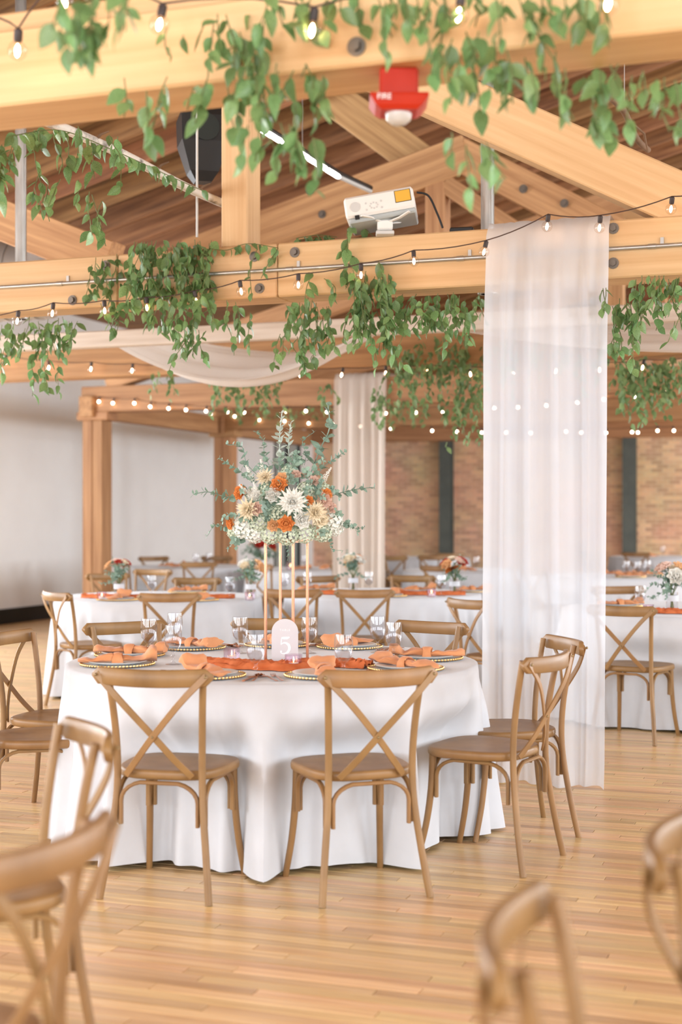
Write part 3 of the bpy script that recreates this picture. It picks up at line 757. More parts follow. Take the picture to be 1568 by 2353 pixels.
# number sign
sx, sd_ = L(655, 6.22), 6.22
sign = thing('table_number_sign', 'frosted arch sign reading table 5 between the gold posts', 'sign', cw(sx, sd_, TZ + .008), YAW)
arc = [(-.058, 0), (.058, 0)] + [(.058 * math.cos(a), .135 + .056 * math.sin(a)) for a in [PI * i / 16 for i in range(17)]]
MB().ring_loft([[Vector((x, y_, z)) for x, z in arc] for y_ in (-.0025, .0025)]).build('panel', 'acrylic', sign, ang=30)
MB().box((0, 0, -.003), (.09, .035, .01), ch=.002).build('foot', 'acrylic', sign, smooth=False)
def stroke(mb, pts, wd, y):
    pts = [Vector((p[0], 0, p[1])) for p in pts]; n = len(pts); A_, B_ = [], []
    for i in range(n):
        t = (pts[min(i + 1, n - 1)] - pts[max(i - 1, 0)]).normalized(); nn = Vector((-t.z, 0, t.x)); W = wd[i] if isinstance(wd, list) else wd
        A_.append(pts[i] + nn * W / 2 + Vector((0, y, 0))); B_.append(pts[i] - nn * W / 2 + Vector((0, y, 0)))
    bk = [q + Vector((0, .0008, 0)) for q in A_], [q + Vector((0, .0008, 0)) for q in B_]
    mb.ring_loft([[A_[i], B_[i], bk[1][i], bk[0][i]] for i in range(n)])
five = MB()
stroke(five, [(-.016, .108), (-.004, .107), (.01, .107), (.02, .111)], [.006, .010, .010, .004], -.0036)
stroke(five, [(-.0145, .11), (-.017, .078)], .0032, -.0036)
bowl = smooth_path([(-.017, .079, 0), (-.006, .086, 0), (.008, .084, 0), (.0185, .073, 0), (.019, .057, 0), (.009, .043, 0), (-.005, .039, 0), (-.016, .042, 0), (-.019, .048, 0)], 4)
stroke(five, [(q.x, q.y) for q in bowl], [.003 + .0085 * math.sin(PI * min(1, i / (len(bowl) - 1) * 1.15)) ** 2 for i in range(len(bowl))], -.0036)
five.sphere((-.0165, -.0034, .048), .0042, 8, 6)
five.build('numeral', 'lettering', sign, smooth=False)
def text_mesh(txt, size, m, depth=.0006, ls=1.0):
    cu = bpy.data.curves.new('lettering', 'FONT'); cu.body = txt; cu.size = size; cu.align_x = 'CENTER'; cu.extrude = depth; cu.space_character = ls
    tmp = bpy.data.objects.new('lettering_tmp', cu); me = bpy.data.meshes.new_from_object(tmp); bpy.data.objects.remove(tmp); bpy.data.curves.remove(cu)
    me.name = 'lettering'; me.materials.clear(); me.materials.append(MATS[m]); return me
link('word', text_mesh('TABLE', .013, 'lettering', ls=1.35), sign, (0, -.0034, .138), (PI / 2, 0, 0))

# gold stand
gs = thing('flower_stand', 'tall rose-gold metal stand with four posts holding the flowers', 'stand', cw(-.243, 6.35, TZ), fdir(math.sin(.45), math.cos(.45)))
hs = .069; GH = .535
for a, b in ((-1, -1), (1, -1), (1, 1), (-1, 1)): MB().box((a * hs, b * hs, GH / 2), (.0105, .0105, GH), ch=.001).build('post', 'rose_gold', gs, smooth=False)
for z_ in (.004, GH):
    for q in range(4):
        c = [(0, -hs), (hs, 0), (0, hs), (-hs, 0)][q]; sz = (2 * hs + .01, .0105, .008) if q % 2 == 0 else (.0105, 2 * hs + .01, .008)
        MB().box((c[0], c[1], z_), sz).build('frame_bar', 'rose_gold', gs, smooth=False)
MB().box((0, 0, GH + .006), (.17, .17, .006)).build('top_plate', 'rose_gold', gs, smooth=False)

# ================================================================== FLOWERS
def petal_grid(mb, M4, length, width, cup, curl, tip=0, n=5, mm=4):
    P = []
    for i in range(n + 1):
        v = i / n; wv_ = width * (math.sin(PI * min(1, (v * .82 + .14))) ** .7) * (1 - tip * max(0, v - .45) / .55)
        row = []
        for j in range(mm + 1):
            s_ = -1 + 2 * j / mm; x = s_ * wv_ / 2
            z = cup * (s_ * s_) * .5 * width + curl * v * v * length
            row.append(M4 @ Vector((x, v * length, z)))
        P.append(row)
    mb.grid(P)
def rose_mesh(name, m, seed=0):
    mb = MB(); rs = random.Random(seed)
    for li, (n, tilt, ln, wd, r0) in enumerate(((3, 86, .5, .42, .04), (4, 78, .56, .55, .1), (5, 66, .62, .68, .17), (6, 50, .68, .8, .22), (7, 30, .72, .86, .26))):
        for k_ in range(n):
            a = 2 * PI * (k_ + .4 * li) / n + rs.uniform(-.12, .12)
            M4 = Matrix.Rotation(a, 4, 'Z') @ Matrix.Translation((0, r0, .05 * (4 - li) * .3)) @ Matrix.Rotation(math.radians(tilt + rs.uniform(-6, 6)), 4, 'X')
            petal_grid(mb, M4, ln, wd, .55, -.22 if li > 1 else .1)
    return mb.mesh(name, m, True, 80)
def dahlia_mesh(name, m, seed=0):
    mb = MB(); rs = random.Random(seed)
    for li, (n, tilt, ln) in enumerate(((6, 75, .4), (9, 58, .62), (11, 40, .82), (12, 20, .98), (12, 4, 1.05))):
        for k_ in range(n):
            a = 2 * PI * (k_ + .5 * (li % 2)) / n + rs.uniform(-.1, .1)
            M4 = Matrix.Rotation(a, 4, 'Z') @ Matrix.Translation((0, .05, .1 * (4 - li) * .2)) @ Matrix.Rotation(math.radians(tilt + rs.uniform(-7, 7)), 4, 'X')
            petal_grid(mb, M4, ln, .36, .45, .12, tip=.9, n=4, mm=2)
    return mb.mesh(name, m, True, 80)
def hydrangea_mesh(name, m, seed=0, n=70):
    mb = MB(); rs = random.Random(seed)
    for i in range(n):
        z = 1 - 1.55 * (i + .5) / n; ph = i * 2.39996; rr_ = math.sqrt(max(0, 1 - z * z)); c = Vector((rr_ * math.cos(ph), rr_ * math.sin(ph), z)) * .85
        q = c.normalized().to_track_quat('Z', 'Y').to_matrix().to_4x4(); M0 = Matrix.Translation(c * rs.uniform(.92, 1.08)) @ q @ Matrix.Rotation(rs.uniform(0, 3), 4, 'Z')
        for k_ in range(4):
            petal_grid(mb, M0 @ Matrix.Rotation(k_ * PI / 2, 4, 'Z') @ Matrix.Rotation(math.radians(rs.uniform(5, 30)), 4, 'X'), .22, .2, .2, .1, n=2, mm=2)
    return mb.mesh(name, m, True, 80)
def leaf_shape(M4, ln, wd, mb, bend=.25, fold=.18, n=4):
    P = []
    for i in range(n + 1):
        v = i / n; wv_ = wd * math.sin(PI * (v ** .8) * .96 + .06) * .5
        z = -bend * v * v * ln
        P.append([M4 @ Vector((-wv_, v * ln, z + fold * wv_)), M4 @ Vector((0, v * ln, z)), M4 @ Vector((wv_, v * ln, z + fold * wv_))])
    mb.grid(P)
def euc_sprig(name, seed, ln=1.0, n=9, m='eucalyptus', ls=.2, narrow=.85):
    """stem along +Z length ~1 with paired round leaves"""
    rs = random.Random(seed); mb = MB(); path = smooth_path([(0, 0, 0), (.04 * rs.uniform(-1, 1), .04, .35), (.1 * rs.uniform(-1, 1), .1 * rs.uniform(-1, 1), .7), (.2 * rs.uniform(-1, 1), .2 * rs.uniform(-1, 1), 1)], 5)
    mb.tube(path, .009, 5)
    for i in range(n):
        u = .18 + .82 * i / (n - 1); p = path[min(len(path) - 1, int(u * (len(path) - 1)))]
        for s_ in (0, PI):
            a = s_ + i * 1.3 + rs.uniform(-.3, .3); k_ = ls * (1.1 - .6 * u) * rs.uniform(.8, 1.15)
            M4 = Matrix.Translation(p) @ Matrix.Rotation(a, 4, 'Z') @ Matrix.Rotation(math.radians(rs.uniform(20, 55)), 4, 'X') @ Matrix.Rotation(rs.uniform(-.7, .7), 4, 'Y')
            leaf_shape(M4, k_, k_ * narrow, mb, .1, .15)
    return mb.mesh(name, m, True, 80)
def astilbe(name, seed):
    rs = random.Random(seed); mb = MB(); mb.tube([(0, 0, 0), (.02, 0, .5), (0, .04, 1)], .01, 5)
    for i in range(90):
        u = .3 + .7 * i / 90; a = i * 2.4; r_ = .15 * (1.12 - u) * rs.uniform(.4, 1.3); mb.sphere((r_ * math.cos(a), r_ * math.sin(a), u + rs.uniform(-.03, .03)), .021 * (1.3 - .6 * u), 5, 3)
    return mb.mesh(name, 'rose_white', True)
ROSE = {c: rose_mesh('rose', 'rose_' + c, i) for i, c in enumerate(('orange', 'blush', 'peach', 'white', 'cream', 'red'))}
DAH = [dahlia_mesh('dahlia', 'rose_white', 1), dahlia_mesh('dahlia', 'rose_cream', 2)]
HYD = [hydrangea_mesh('hydrangea', 'hydrangea', 1), hydrangea_mesh('hydrangea', 'hydrangea_green', 2)]
EUC = [euc_sprig('eucalyptus_sprig', s) for s in (1, 2, 3)] + [euc_sprig('silver_sprig', 7, n=12, m='silver_sprig', ls=.21, narrow=.55)]
EUCR = [euc_sprig('eucalyptus_sprig', s, n=5, ls=.36) for s in (11, 12)]
AST = astilbe('astilbe', 3)
def aim(dirv, spin=0):
    q = Vector(dirv).normalized().to_track_quat('Z', 'Y'); return (q @ Quaternion((0, 0, 1), spin)).to_euler()
FC = pd(657, 1165, 6.35)     # heart of the arrangement
fa = thing('flower_arrangement', 'large bouquet of orange roses, white dahlias and eucalyptus atop the gold stand', 'flowers', FC)
def fput(me, px, py, size, back=.0, name=None, dirv=None, spin=None, off=0):
    """a flower of the arrangement: photo position on the front of a rounded dome"""
    p = pd(px, py, 6.35); q = p - FC; lat = q.x * RX + q.y * RY; z = q.z
    e = min(.98, math.hypot(lat / .27, (z + .02) / .2)); dep = -math.sqrt(1 - e * e) * .2 + back + off
    pos = cw(lat, dep, z); n = dirv or (cw(lat * 1.3, dep * 1.6 - .05, z + .03))
    return link(name or me.name, me, fa, pos, aim(n, random.uniform(0, 6) if spin is None else spin), size)
# inner mass
MB().sphere((0, 0, -.01), .125, 14, 8, .72).build('foam_core', 'eucalyptus', fa)
for px, py, s_ in ((646, 1118, .030), (662, 1202, .030), (561, 1134, .028), (537, 1202, .022), (750, 1138, .022), (712, 1152, .018)): fput(ROSE['orange'], px, py, s_ * 1.42, name='orange_rose', off=-.035)
for px, py, s_ in ((745, 1152, .032), (597, 1170, .028), (683, 1094, .02), (704, 1092, .02), (722, 1108, .022), (762, 1168, .022)): fput(ROSE['blush'], px, py, s_ * 1.3, name='blush_rose', off=-.028)
for px, py, s_ in ((697, 1194, .036), (633, 1140, .032), (596, 1142, .024)): fput(ROSE['white'], px, py, s_ * 1.25, name='white_rose', off=-.025)
for px, py, s_ in ((634, 1206, .026), (652, 1104, .028), (736, 1192, .034)): fput(ROSE['peach' if px < 700 else 'cream'], px, py, s_ * 1.25, name='peach_rose', off=-.025)
fput(DAH[0], 676, 1156, .066, name='white_dahlia', dirv=cw(.1, -1, .18), off=-.055)
for px, py, s_ in ((578, 1172, .055), (726, 1178, .052), (614, 1100, .042)): fput(DAH[1], px, py, s_, name='cream_dahlia', off=-.035)
for px, py, s_, g in ((566, 1210, .056, 0), (762, 1196, .056, 0), (590, 1222, .05, 0), (626, 1226, .048, 1), (664, 1228, .05, 1), (702, 1224, .048, 1), (740, 1220, .05, 1), (770, 1212, .04, 0), (600, 1200, .045, 1), (544, 1222, .04, 1), (640, 1180, .04, 1), (705, 1128, .042, 1), (622, 1128, .042, 1), (668, 1092, .045, 1), (590, 1140, .04, 0), (744, 1128, .036, 1)):
    fput(HYD[g], px, py, s_, name='hydrangea', off=.02)
for px, py, dx, dz, ln, ei in ((640, 1085, -.05, 1, .26, 3), (670, 1075, -.15, 1, .20, 3), (716, 1085, .3, 1, .30, 0), (725, 1100, .62, .6, .18, 1), (760, 1140, 1, .25, .2, 2), (560, 1140, -1, .1, .22, 0), (590, 1090, -.5, .7, .2, 1), (572, 1100, -.8, .6, .16, 2), (545, 1210, -1, -.1, .14, 1), (775, 1210, 1, -.05, .12, 2), (620, 1070, -.25, .9, .16, 0), (700, 1070, .1, 1, .15, 1), (570, 1225, -.7, -.5, .12, 0), (745, 1225, .5, -.7, .11, 1), (660, 1240, .1, -1, .09, 2), (618, 1235, -.2, -1, .09, 0)):
    p = pd(px, py, 6.35) - FC; lat = p.x * RX + p.y * RY
    link('silver_sprig' if ei == 3 else 'eucalyptus_sprig', EUC[ei], fa, cw(lat, random.uniform(-.06, .04), p.z), aim(cw(dx, random.uniform(-.35, .15), dz), random.random() * 6), ln)
for px, py in ((622, 1150), (603, 1188), (616, 1196), (690, 1110), (708, 1118), (700, 1138), (650, 1188), (740, 1210), (580, 1196), (574, 1158), (676, 1186), (548, 1180), (770, 1186), (560, 1240), (680, 1080), (640, 1085), (660, 1092), (610, 1108), (752, 1120), (730, 1118), (590, 1112), (716, 1130), (615, 1180), (690, 1215), (712, 1176), (780, 1200), (650, 1078), (668, 1108), (702, 1100), (622, 1100), (600, 1128), (690, 1068), (716, 1098), (632, 1068), (576, 1126), (740, 1132), (730, 1160), (648, 1150), (612, 1158)):
    fput(random.choice(EUCR), px, py, random.uniform(.08, .115), name='eucalyptus_sprig', dirv=cw(random.uniform(-.8, .8), -.6, random.uniform(-.3, .9)), off=.02)
for px, py, dx, dz in ((590, 1120, -.35, .9), (596, 1150, -.7, .6), (600, 1160, -.2, 1), (610, 1110, -.1, 1), (735, 1120, .5, .8)):
    fput(AST, px, py, .105, name='astilbe', dirv=cw(dx, -.3, dz))

# vases with small bouquets
vsm = MB().lathe([(.036, 0), (.04, .003), (.04, .135), (.0378, .135), (.0378, .008), (.001, .006)], 18).mesh('vase_glass', 'glass', True, 50)
bandm = MB().lathe([(.0405, .075), (.0425, .075), (.0425, .115), (.0405, .115), (.0405, .075)], 18).mesh('ribbon', 'cloth')
def bouquet(lat, d, z, label_v, label_b, cols, seed, s=1.0, rust=False):
    rs = random.Random(seed); loc = cw(lat, d, z)
    v = thing('glass_vase', label_v, 'vase', loc, 0, 'bud vases'); link('glass_body', vsm, v); link('ribbon_band', bandm, v)
    b = thing('flower_bouquet', label_b, 'flowers', loc + Vector((0, 0, .15)), rs.uniform(0, 6), 'small bouquets')
    st_ = MB()
    for i in range(7):
        a = 2 * PI * i / 7; st_.tube([(.012 * math.cos(a + 2), .012 * math.sin(a + 2), -.135), (.01 * math.cos(a), .01 * math.sin(a), -.02), (.05 * math.cos(a), .05 * math.sin(a), .06)], .003, 5)
    st_.build('stems', 'vine', b)
    n = len(cols)
    for i, c in enumerate(cols):
        ph = 2 * PI * i / n + rs.uniform(-.3, .3); el = rs.uniform(.35, 1.2)
        p = Vector((math.cos(ph) * math.cos(el), math.sin(ph) * math.cos(el), math.sin(el) * .8)) * .105 * s
        link(c + '_rose', ROSE[c], b, p + Vector((0, 0, .05)), aim(p + Vector((0, 0, .02)), rs.uniform(0, 6)), rs.uniform(.046, .058) * s)
    for i in range(14):
        ph = rs.uniform(0, 2 * PI); el = rs.uniform(-.5, 1.2); dv = Vector((math.cos(ph) * math.cos(el), math.sin(ph) * math.cos(el), math.sin(el)))
        link('eucalyptus_sprig', rs.choice(EUC[:3]), b, Vector((0, 0, .03)), aim(dv, rs.uniform(0, 6)), rs.uniform(.1, .165) * s)
    if rust:
        for i in range(3):
            m_ = MB(); leaf_shape(Matrix.Identity(4), .13, .09, m_, .3, .4, 6)
            o = m_.build('rust_leaf', 'rust_leaf', b); o.location = (0, 0, .06); q = cw(-.6 + .2 * i, -.8, .05 + .2 * i); o.rotation_euler = Vector(q).to_track_quat('Y', 'Z').to_euler(); o.rotation_euler[2] -= b.rotation_euler[2]
    return b
bouquet(L(274, 11.25), 11.25, TZ, 'glass vase with a white band, first from the left on the middle tables', 'small bouquet with one dark red rose, left table by the column', ['red', 'peach', 'blush', 'peach', 'red', 'cream'], 1)
bouquet(L(577, 11.2), 11.2, TZ, 'glass vase with a white band, just left of the gold stand', 'small bouquet of peach and white blooms, just left of the gold stand', ['peach', 'peach', 'white', 'white', 'cream'], 2)
bouquet(L(812, 12.3), 12.3, TZ, 'glass vase right of the gold stand on the middle table', 'small bouquet of apricot and white roses before the far curtain', ['peach', 'peach', 'white', 'cream', 'white', 'orange'], 3, 1.1)
bouquet(L(1045, 11.7), 11.7, TZ, 'glass vase left of the large sheer curtain', 'small bouquet with red blooms and a rust leaf, left of the large curtain', ['red', 'cream', 'red', 'peach', 'blush', 'red'], 4, 1.05, True)
bouquet(L(1545, 9.62), 9.62, TZ, 'glass vase on the right edge table, tied with a white band', 'bouquet with a large blush rose at the right edge', ['blush', 'white', 'peach', 'red', 'cream', 'blush'], 5, 1.25)
bouquet(L(600, 17.0), 17.2, TZ, 'glass vase far behind the gold stand', 'red and green bouquet far behind the left post of the gold stand', ['red', 'red', 'orange', 'red', 'blush'], 6, 1.6)

# tableware of the farther tables
MID = {'left of the gold stand': (T2, .83, 11), 'between gold stand and curtain': (T3, .83, 12), 'at the right edge': (T4, .9, 13)}
runner([cw(L(190, 11.3), 11.3), cw(L(300, 11.2), 11.2), cw(L(420, 11.25), 11.25), cw(L(540, 11.25), 11.25)], .07, 'rust gauze runner on the table left of the gold stand', 2.2)
runner([cw(L(720, 11.8), 11.8), cw(L(850, 11.75), 11.75), cw(L(990, 11.7), 11.7), cw(L(1070, 11.7), 11.7)], .06, 'rust gauze runner on the table between gold stand and curtain', 3.2)
runner([cw(L(1470, 9.55), 9.55), cw(L(1530, 9.5), 9.5), cw(L(1600, 9.45), 9.45), cw(L(1680, 9.5), 9.5)], .06, 'rust gauze runner on the right edge table', 4.2)
def side_setting(px, d, nm, i, rz, z=TZ, plate=True):
    loc = cw(L(px, d), d, z)
    if plate:
        t = thing('charger_plate', 'beaded charger %s' % nm, 'charger', loc, 0, 'beaded chargers'); link('disc', CHM, t); link('beaded_rim', BDM, t)
        t = link('dinner_plate', PLM, None, loc); tag(t, 'white plate %s' % nm, 'plate', 'white dinner plates')
    napkin(loc + Vector((0, 0, .004)), rz, 'apricot napkin %s' % nm, 'napkins of the other tables', i)
for i, (px, d, nm, a) in enumerate(((270, 10.98, 'before the red rose bouquet, left middle table', 80), (455, 10.95, 'at the right end of the left middle table', -70), (430, 12.1, 'on the far side of the left middle table', 30),
        (890, 11.5, 'near the edge of the centre middle table, right of the chair', 65), (955, 12.2, 'on the far side of the centre middle table', 10), (1085, 12.2, 'against the large curtain on the centre middle table', 20), (725, 12.4, 'far left on the centre middle table', 30),
        (1425, 10.2, 'just right of the curtain on the right edge table', 15))):
    side_setting(px, d, nm, i, YAW + math.radians(a))
for px, d, nm in ((349, 11.5, 'right of the red rose bouquet'), (529, 11.2, 'left of the peach bouquet, middle table'), (654, 11.9, 'seen between the gold posts'), (707, 12.1, 'just right of the gold stand, middle table'), (848, 12.2, 'right of the apricot bouquet'), (1015, 11.55, 'left of the rust leaf bouquet'), (1472, 9.75, 'on the right edge table beside the curtain')):
    goblet(L(px, d), d, 'water goblet %s' % nm, 'goblets of the middle tables')
for px, d, nm in ((234, 11.0, 'lit votive at the left end of the left middle table'), (574, 10.95, 'lit votive below the peach bouquet'), (992, 11.45, 'lit votive left of the rust leaf bouquet'), (1490, 9.4, 'lit votive on the right edge table')):
    votive(L(px, d), d, nm, s=1.1)
for i, (px, d, nm) in enumerate(((395, 18.2, 'on the table by the farther column, left'), (425, 18.0, 'on the table by the farther column, near'), (690, 17.1, 'far behind the gold stand, left one'), (745, 17.2, 'far behind the gold stand, right one'),
        (1075, 16.7, 'on the far table between the curtains'), (1450, 15.1, 'on the table just right of the large curtain, near'), (1490, 15.5, 'on the table just right of the large curtain, right'), (1420, 15.6, 'on the table just right of the large curtain, left'), (1500, 22.6, 'on the farthest table at the right'))):
    side_setting(px, d, nm, i, YAW + i * .5, plate=(i in (5, 6)))
for px, d, nm in ((1440, 15.3, 'first of three right of the large curtain'), (1466, 15.05, 'second of three right of the large curtain'), (1488, 15.3, 'third of three right of the large curtain'), (450, 18.3, 'far left table, first'), (480, 18.5, 'far left table, second'), (700, 17.4, 'far behind the gold stand'), (1095, 16.9, 'far table against the large curtain'), (1524, 22.7, 'farthest table at the right')):
    goblet(L(px, d), d, 'water goblet %s' % nm, 'goblets of the far tables')
votive(L(668, 17.1), 17.1, 'glowing votive far behind the gold stand', s=1.6)

# ================================================================== DRAPERY
def drape(name, label, xa, xb, Yf, zt, zb, seed, m, amp=.035, folds=7, thick=.25, nx=170, nz=44, taper=.0):
    P = []
    def yoff(u, k): 
        a = math.sin(2 * PI * folds * u + seed + .8 * math.sin(5 * u + seed)) * .65 + math.sin(2 * PI * folds * 1.9 * u + 2 * seed + 1.2 * k) * .16 + math.sin(2 * PI * folds * .37 * u + seed) * .5
        return a
    rows = [('b', .3), ('b', .0)] + [('t', i / 4) for i in range(5)] + [('f', i / nz) for i in range(1, nz + 1)]
    for kind, k in rows:
        row = []
        for i in range(nx + 1):
            u = i / nx; uu = u + .012 * math.sin(9 * u + seed)
            x = xa + (xb - xa) * uu
            if kind == 'b': p = Vector((x, Yf + thick + .012, zt - k))
            elif kind == 't': p = Vector((x, Yf + thick * (1 - k) + .01 * (1 - 2 * k), zt + .008 + .006 * abs(yoff(u, 0))))
            else:
                z = zt - (zt - zb) * k; g = .25 + .75 * sstep(0, .25, k)
                xx = x + taper * (1 - k) * 0 + .012 * math.sin(7 * u + 3 * k + seed) * k
                fl_ = .03 * sstep(.95, 1, k) * (1 + .8 * math.sin(11 * u + seed))
                y_ = Yf - .045 - amp * g * (1 + yoff(u, k)) - fl_
                p = Vector((xx, y_, max(zb, z)))
            row.append(p)
        P.append(row)
    o = MB().grid(P).build(name, m, None, ang=80); return tag(o, label, 'curtain', 'white hanging curtains')
xa, xb = pY(1117, 1000, TRY[1] - .05).x, pY(1404, 1000, TRY[1] - .05).x
drape('sheer_curtain', 'tall sheer white curtain hung over the main beam down to the floor', xa, xb, TRY[1], ZT + .012, .006, 1.3, 'sheer', .05, 5)
xa, xb = pY(768, 1000, TRY[3] - .05).x, pY(890, 1000, TRY[3] - .05).x
drape('sheer_curtain', 'white curtain hanging farther back, right of the tall flowers', xa, xb, TRY[3], ZT + .03, .006, 2.6, 'sheer_far', .035, 5, nx=100)
def swag(label, xa, xb, ya, yb, z0, sag, seed):
    P = []; nu, nv = 60, 44
    for i in range(nu + 1):
        u = i / nu; row = []
        for j in range(nv + 1):
            v = j / nv; s_ = 4 * u * (1 - u)
            fold = .03 * math.sin(v * 19 + seed + 1.5 * s_) + .02 * math.sin(v * 31 - seed)
            z = z0 - sag * s_ * (1 - .55 * v) + .16 * v + fold * (.25 + s_)
            row.append(Vector((xa + (xb - xa) * u, ya + (yb - ya) * v * (.6 + .4 * s_), z)))
        P.append(row)
    o = MB().grid(P).build('ceiling_swag', 'swag', None, ang=80); return tag(o, label, 'drapery', 'white ceiling swags')
xs = [pY(300, 760, 9.9).x, pY(880, 760, 9.9).x]
swag('white fabric swag sagging below the ceiling left of the large curtain', xs[0], xs[1], 9.55, 10.8, 2.74, .36, .4)
swag('white fabric swag at the right, behind the large curtain', xs[1] + .35, 1.6, 9.55, 10.8, 2.76, .24, 1.9)

# ================================================================== STRING LIGHTS
gl = MB().sphere((0, 0, -.045), .029, 14, 9).mesh('bulb', 'bulb_glass')
so = MB().lathe([(.009, -.022), (.0125, -.016), (.0125, .012), (.006, .018)], 10).mesh('socket', 'socket')
fi = MB().lathe([(.001, -.064), (.006, -.058), (.008, -.046), (.006, -.034), (.001, -.026)], 8).mesh('filament', 'filament')
fif = MB().sphere((0, 0, -.045), .016, 8, 6).mesh('filament', 'filament_far')
def string_lights(label, bulbs, Y, far=False, ends=None, sag=.012):
    """bulbs: photo positions of bulb centres on the plane Y"""
    W = [pY(px, py, Y) + Vector((0, 0, .045)) for px, py in bulbs]
    t = thing('string_lights', label, 'string lights', W[0], 0, 'globe string lights')
    path = []
    allp = ([ends[0]] if ends and ends[0] else []) + W + ([ends[1]] if ends and ends[1] else [])
    for a, b in zip(allp, allp[1:]):
        for k_ in range(5): u = k_ / 5; path.append(a.lerp(b, u) - Vector((0, 0, sag * 4 * u * (1 - u))))
    path.append(allp[-1])
    MB().tube([p - W[0] + Vector((0, 0, .018)) for p in path], .0032, 5).build('cord', 'cord', t)
    rs = random.Random(len(bulbs))
    for p in W:
        b = link('bulb', gl, t, p - W[0], (rs.uniform(-.25, .25), rs.uniform(-.25, .25), 0))
        link('socket', so, b); link('filament', fif if far else fi, b)
    return t
string_lights('string of globe bulbs slung in front of the main beam', [(42, 738), (122, 720), (240, 715), (337, 708), (448, 693), (552, 670), (686, 655), (830, 632), (951, 602), (1117, 580), (1260, 520), (1380, 523), (1545, 480)], TRY[1] - .16, ends=(pY(-60, 735, TRY[1] - .16), pY(1640, 440, TRY[1] - .16)))
string_lights('string of globe bulbs below the swag, in front of the second beam', [(14, 832), (112, 845), (210, 848), (305, 852), (398, 853), (497, 857), (596, 860), (692, 862), (788, 862), (887, 858), (983, 855), (1080, 860), (1180, 858), (1280, 853), (1378, 850), (1480, 845)], TRY[2] - .1, ends=(pY(-70, 815, TRY[2] - .1), pY(1600, 825, TRY[2] - .1)))
string_lights('string of tiny bulbs on the beam by the nearer column', [(228, 923), (262, 927), (310, 927), (347, 935), (389, 939), (428, 942), (475, 945), (520, 947), (563, 948), (612, 948), (660, 946), (705, 945), (750, 947), (886, 950), (955, 948), (1019, 946), (1077, 942), (1135, 938), (1192, 936), (1258, 932), (1326, 925), (1390, 918), (1458, 912), (1526, 903)], TRY[3] - .035, True)
string_lights('string of tiny bulbs on the farther beam before the brick', [(247, 952), (300, 950), (360, 950), (428, 949), (485, 952), (540, 957), (597, 965), (652, 968), (711, 973), (765, 975), (830, 980), (900, 985), (992, 990), (1050, 992), (1107, 994), (1165, 994), (1222, 995), (1300, 992), (1337, 994), (1395, 995), (1452, 993), (1468, 994), (1512, 990), (1548, 990)], TRY[4] - .035, True)
string_lights('string of large blurred bulbs along the nearest beam', [(42, 115), (145, 5), (373, 60), (722, 70), (1060, 35), (1405, 10)], TRY[0] - .14, ends=(pY(-60, 60, TRY[0] - .14), pY(1620, -40, TRY[0] - .14)), sag=-.02)

# ================================================================== GREENERY
def leaf_mesh(name, wd, bend, fold):
    mb = MB(); leaf_shape(Matrix.Identity(4), 1, wd, mb, bend, fold, 5); return mb.mesh(name, 'leaf', True, 80)
LEAVES = [leaf_mesh('leaf', .6, .25, .35), leaf_mesh('leaf', .68, .1, .2), leaf_mesh('leaf', .52, .4, .45), leaf_mesh('leaf', .62, -.1, .3)]
def garland(label, bundles, seed, leaf=.066, far=False, runs=()):
    """bundles: (px0, px1, py_top, py_jitter, len_min, len_max, n, depth, depth_jitter) in photo pixels; runs: polylines (px, py, depth) with leaves along"""
    rs = random.Random(seed); c0 = bundles[0] if bundles else None
    root = pd((c0[0] + c0[1]) / 2, c0[2], c0[7]) if c0 else pd(*runs[0][0])
    t = thing('leafy_garland', label, 'garland', root, 0, 'smilax garlands')
    vine = MB(); spots = []; strands = []
    for (x0, x1, yt, yj, l0, l1, n, dep, dj) in bundles:
        for i in range(n):
            px = x0 + (x1 - x0) * (i + rs.random()) / n; d = dep + rs.uniform(-dj, dj); py = yt + rs.uniform(-yj, yj)
            p = pd(px, py, d); ln = rs.uniform(l0, l1) * d / FPX; pts = [p]; n_ = max(3, int(ln / .03)); dr = Vector((rs.uniform(-.35, .35), rs.uniform(-.25, .25), -1))
            for k_ in range(n_):
                dr = (dr + Vector((rs.uniform(-.35, .35), rs.uniform(-.3, .3), -.22))).normalized(); pts.append(pts[-1] + dr * ln / n_)
            strands.append((pts, 1.0))
    for r_ in runs: strands.append((smooth_path([pd(*q) for q in r_], 9), .9))
    for pts, den in strands:
        if not far: vine.tube([p - root for p in pts], .0022, 4)
        acc = 0; nxt = .01
        for a, b in zip(pts, pts[1:]):
            seg = (b - a).length; acc += seg
            while acc > nxt:
                spots.append((a.lerp(b, rs.random()), (b - a).normalized())); nxt += leaf * rs.uniform(.38, .72) / den
    fm = MB(); cnt = 0; rs.shuffle(spots)
    for p, td in spots:
        s_ = leaf * rs.uniform(.65, 1.15); a = rs.uniform(0, 2 * PI)
        dv = (Vector((math.cos(a), math.sin(a), 0)) * rs.uniform(.2, .95) + Vector((0, 0, -1)) * rs.uniform(.25, 1.1) + td * .15).normalized()
        q = dv.to_track_quat('Y', 'Z') @ Quaternion((0, 1, 0), rs.uniform(-1.3, 1.3))
        if far or cnt >= 300:
            M4 = Matrix.Translation(p - root) @ q.to_matrix().to_4x4() @ Matrix.Scale(s_, 4); leaf_shape(M4, 1, rs.uniform(.52, .66), fm, rs.uniform(-.1, .35), .3, 3)
        else:
            link('leaf', LEAVES[cnt % 4], t, p - root, q.to_euler(), s_)
        cnt += 1
    if vine.v: stuff(vine.build('vines', 'vine', t))
    if fm.v: stuff(fm.build('foliage', 'leaf_far', t, ang=80))
    return t
D = lambda px, Y: dY(px, Y)
YM = TRY[1]
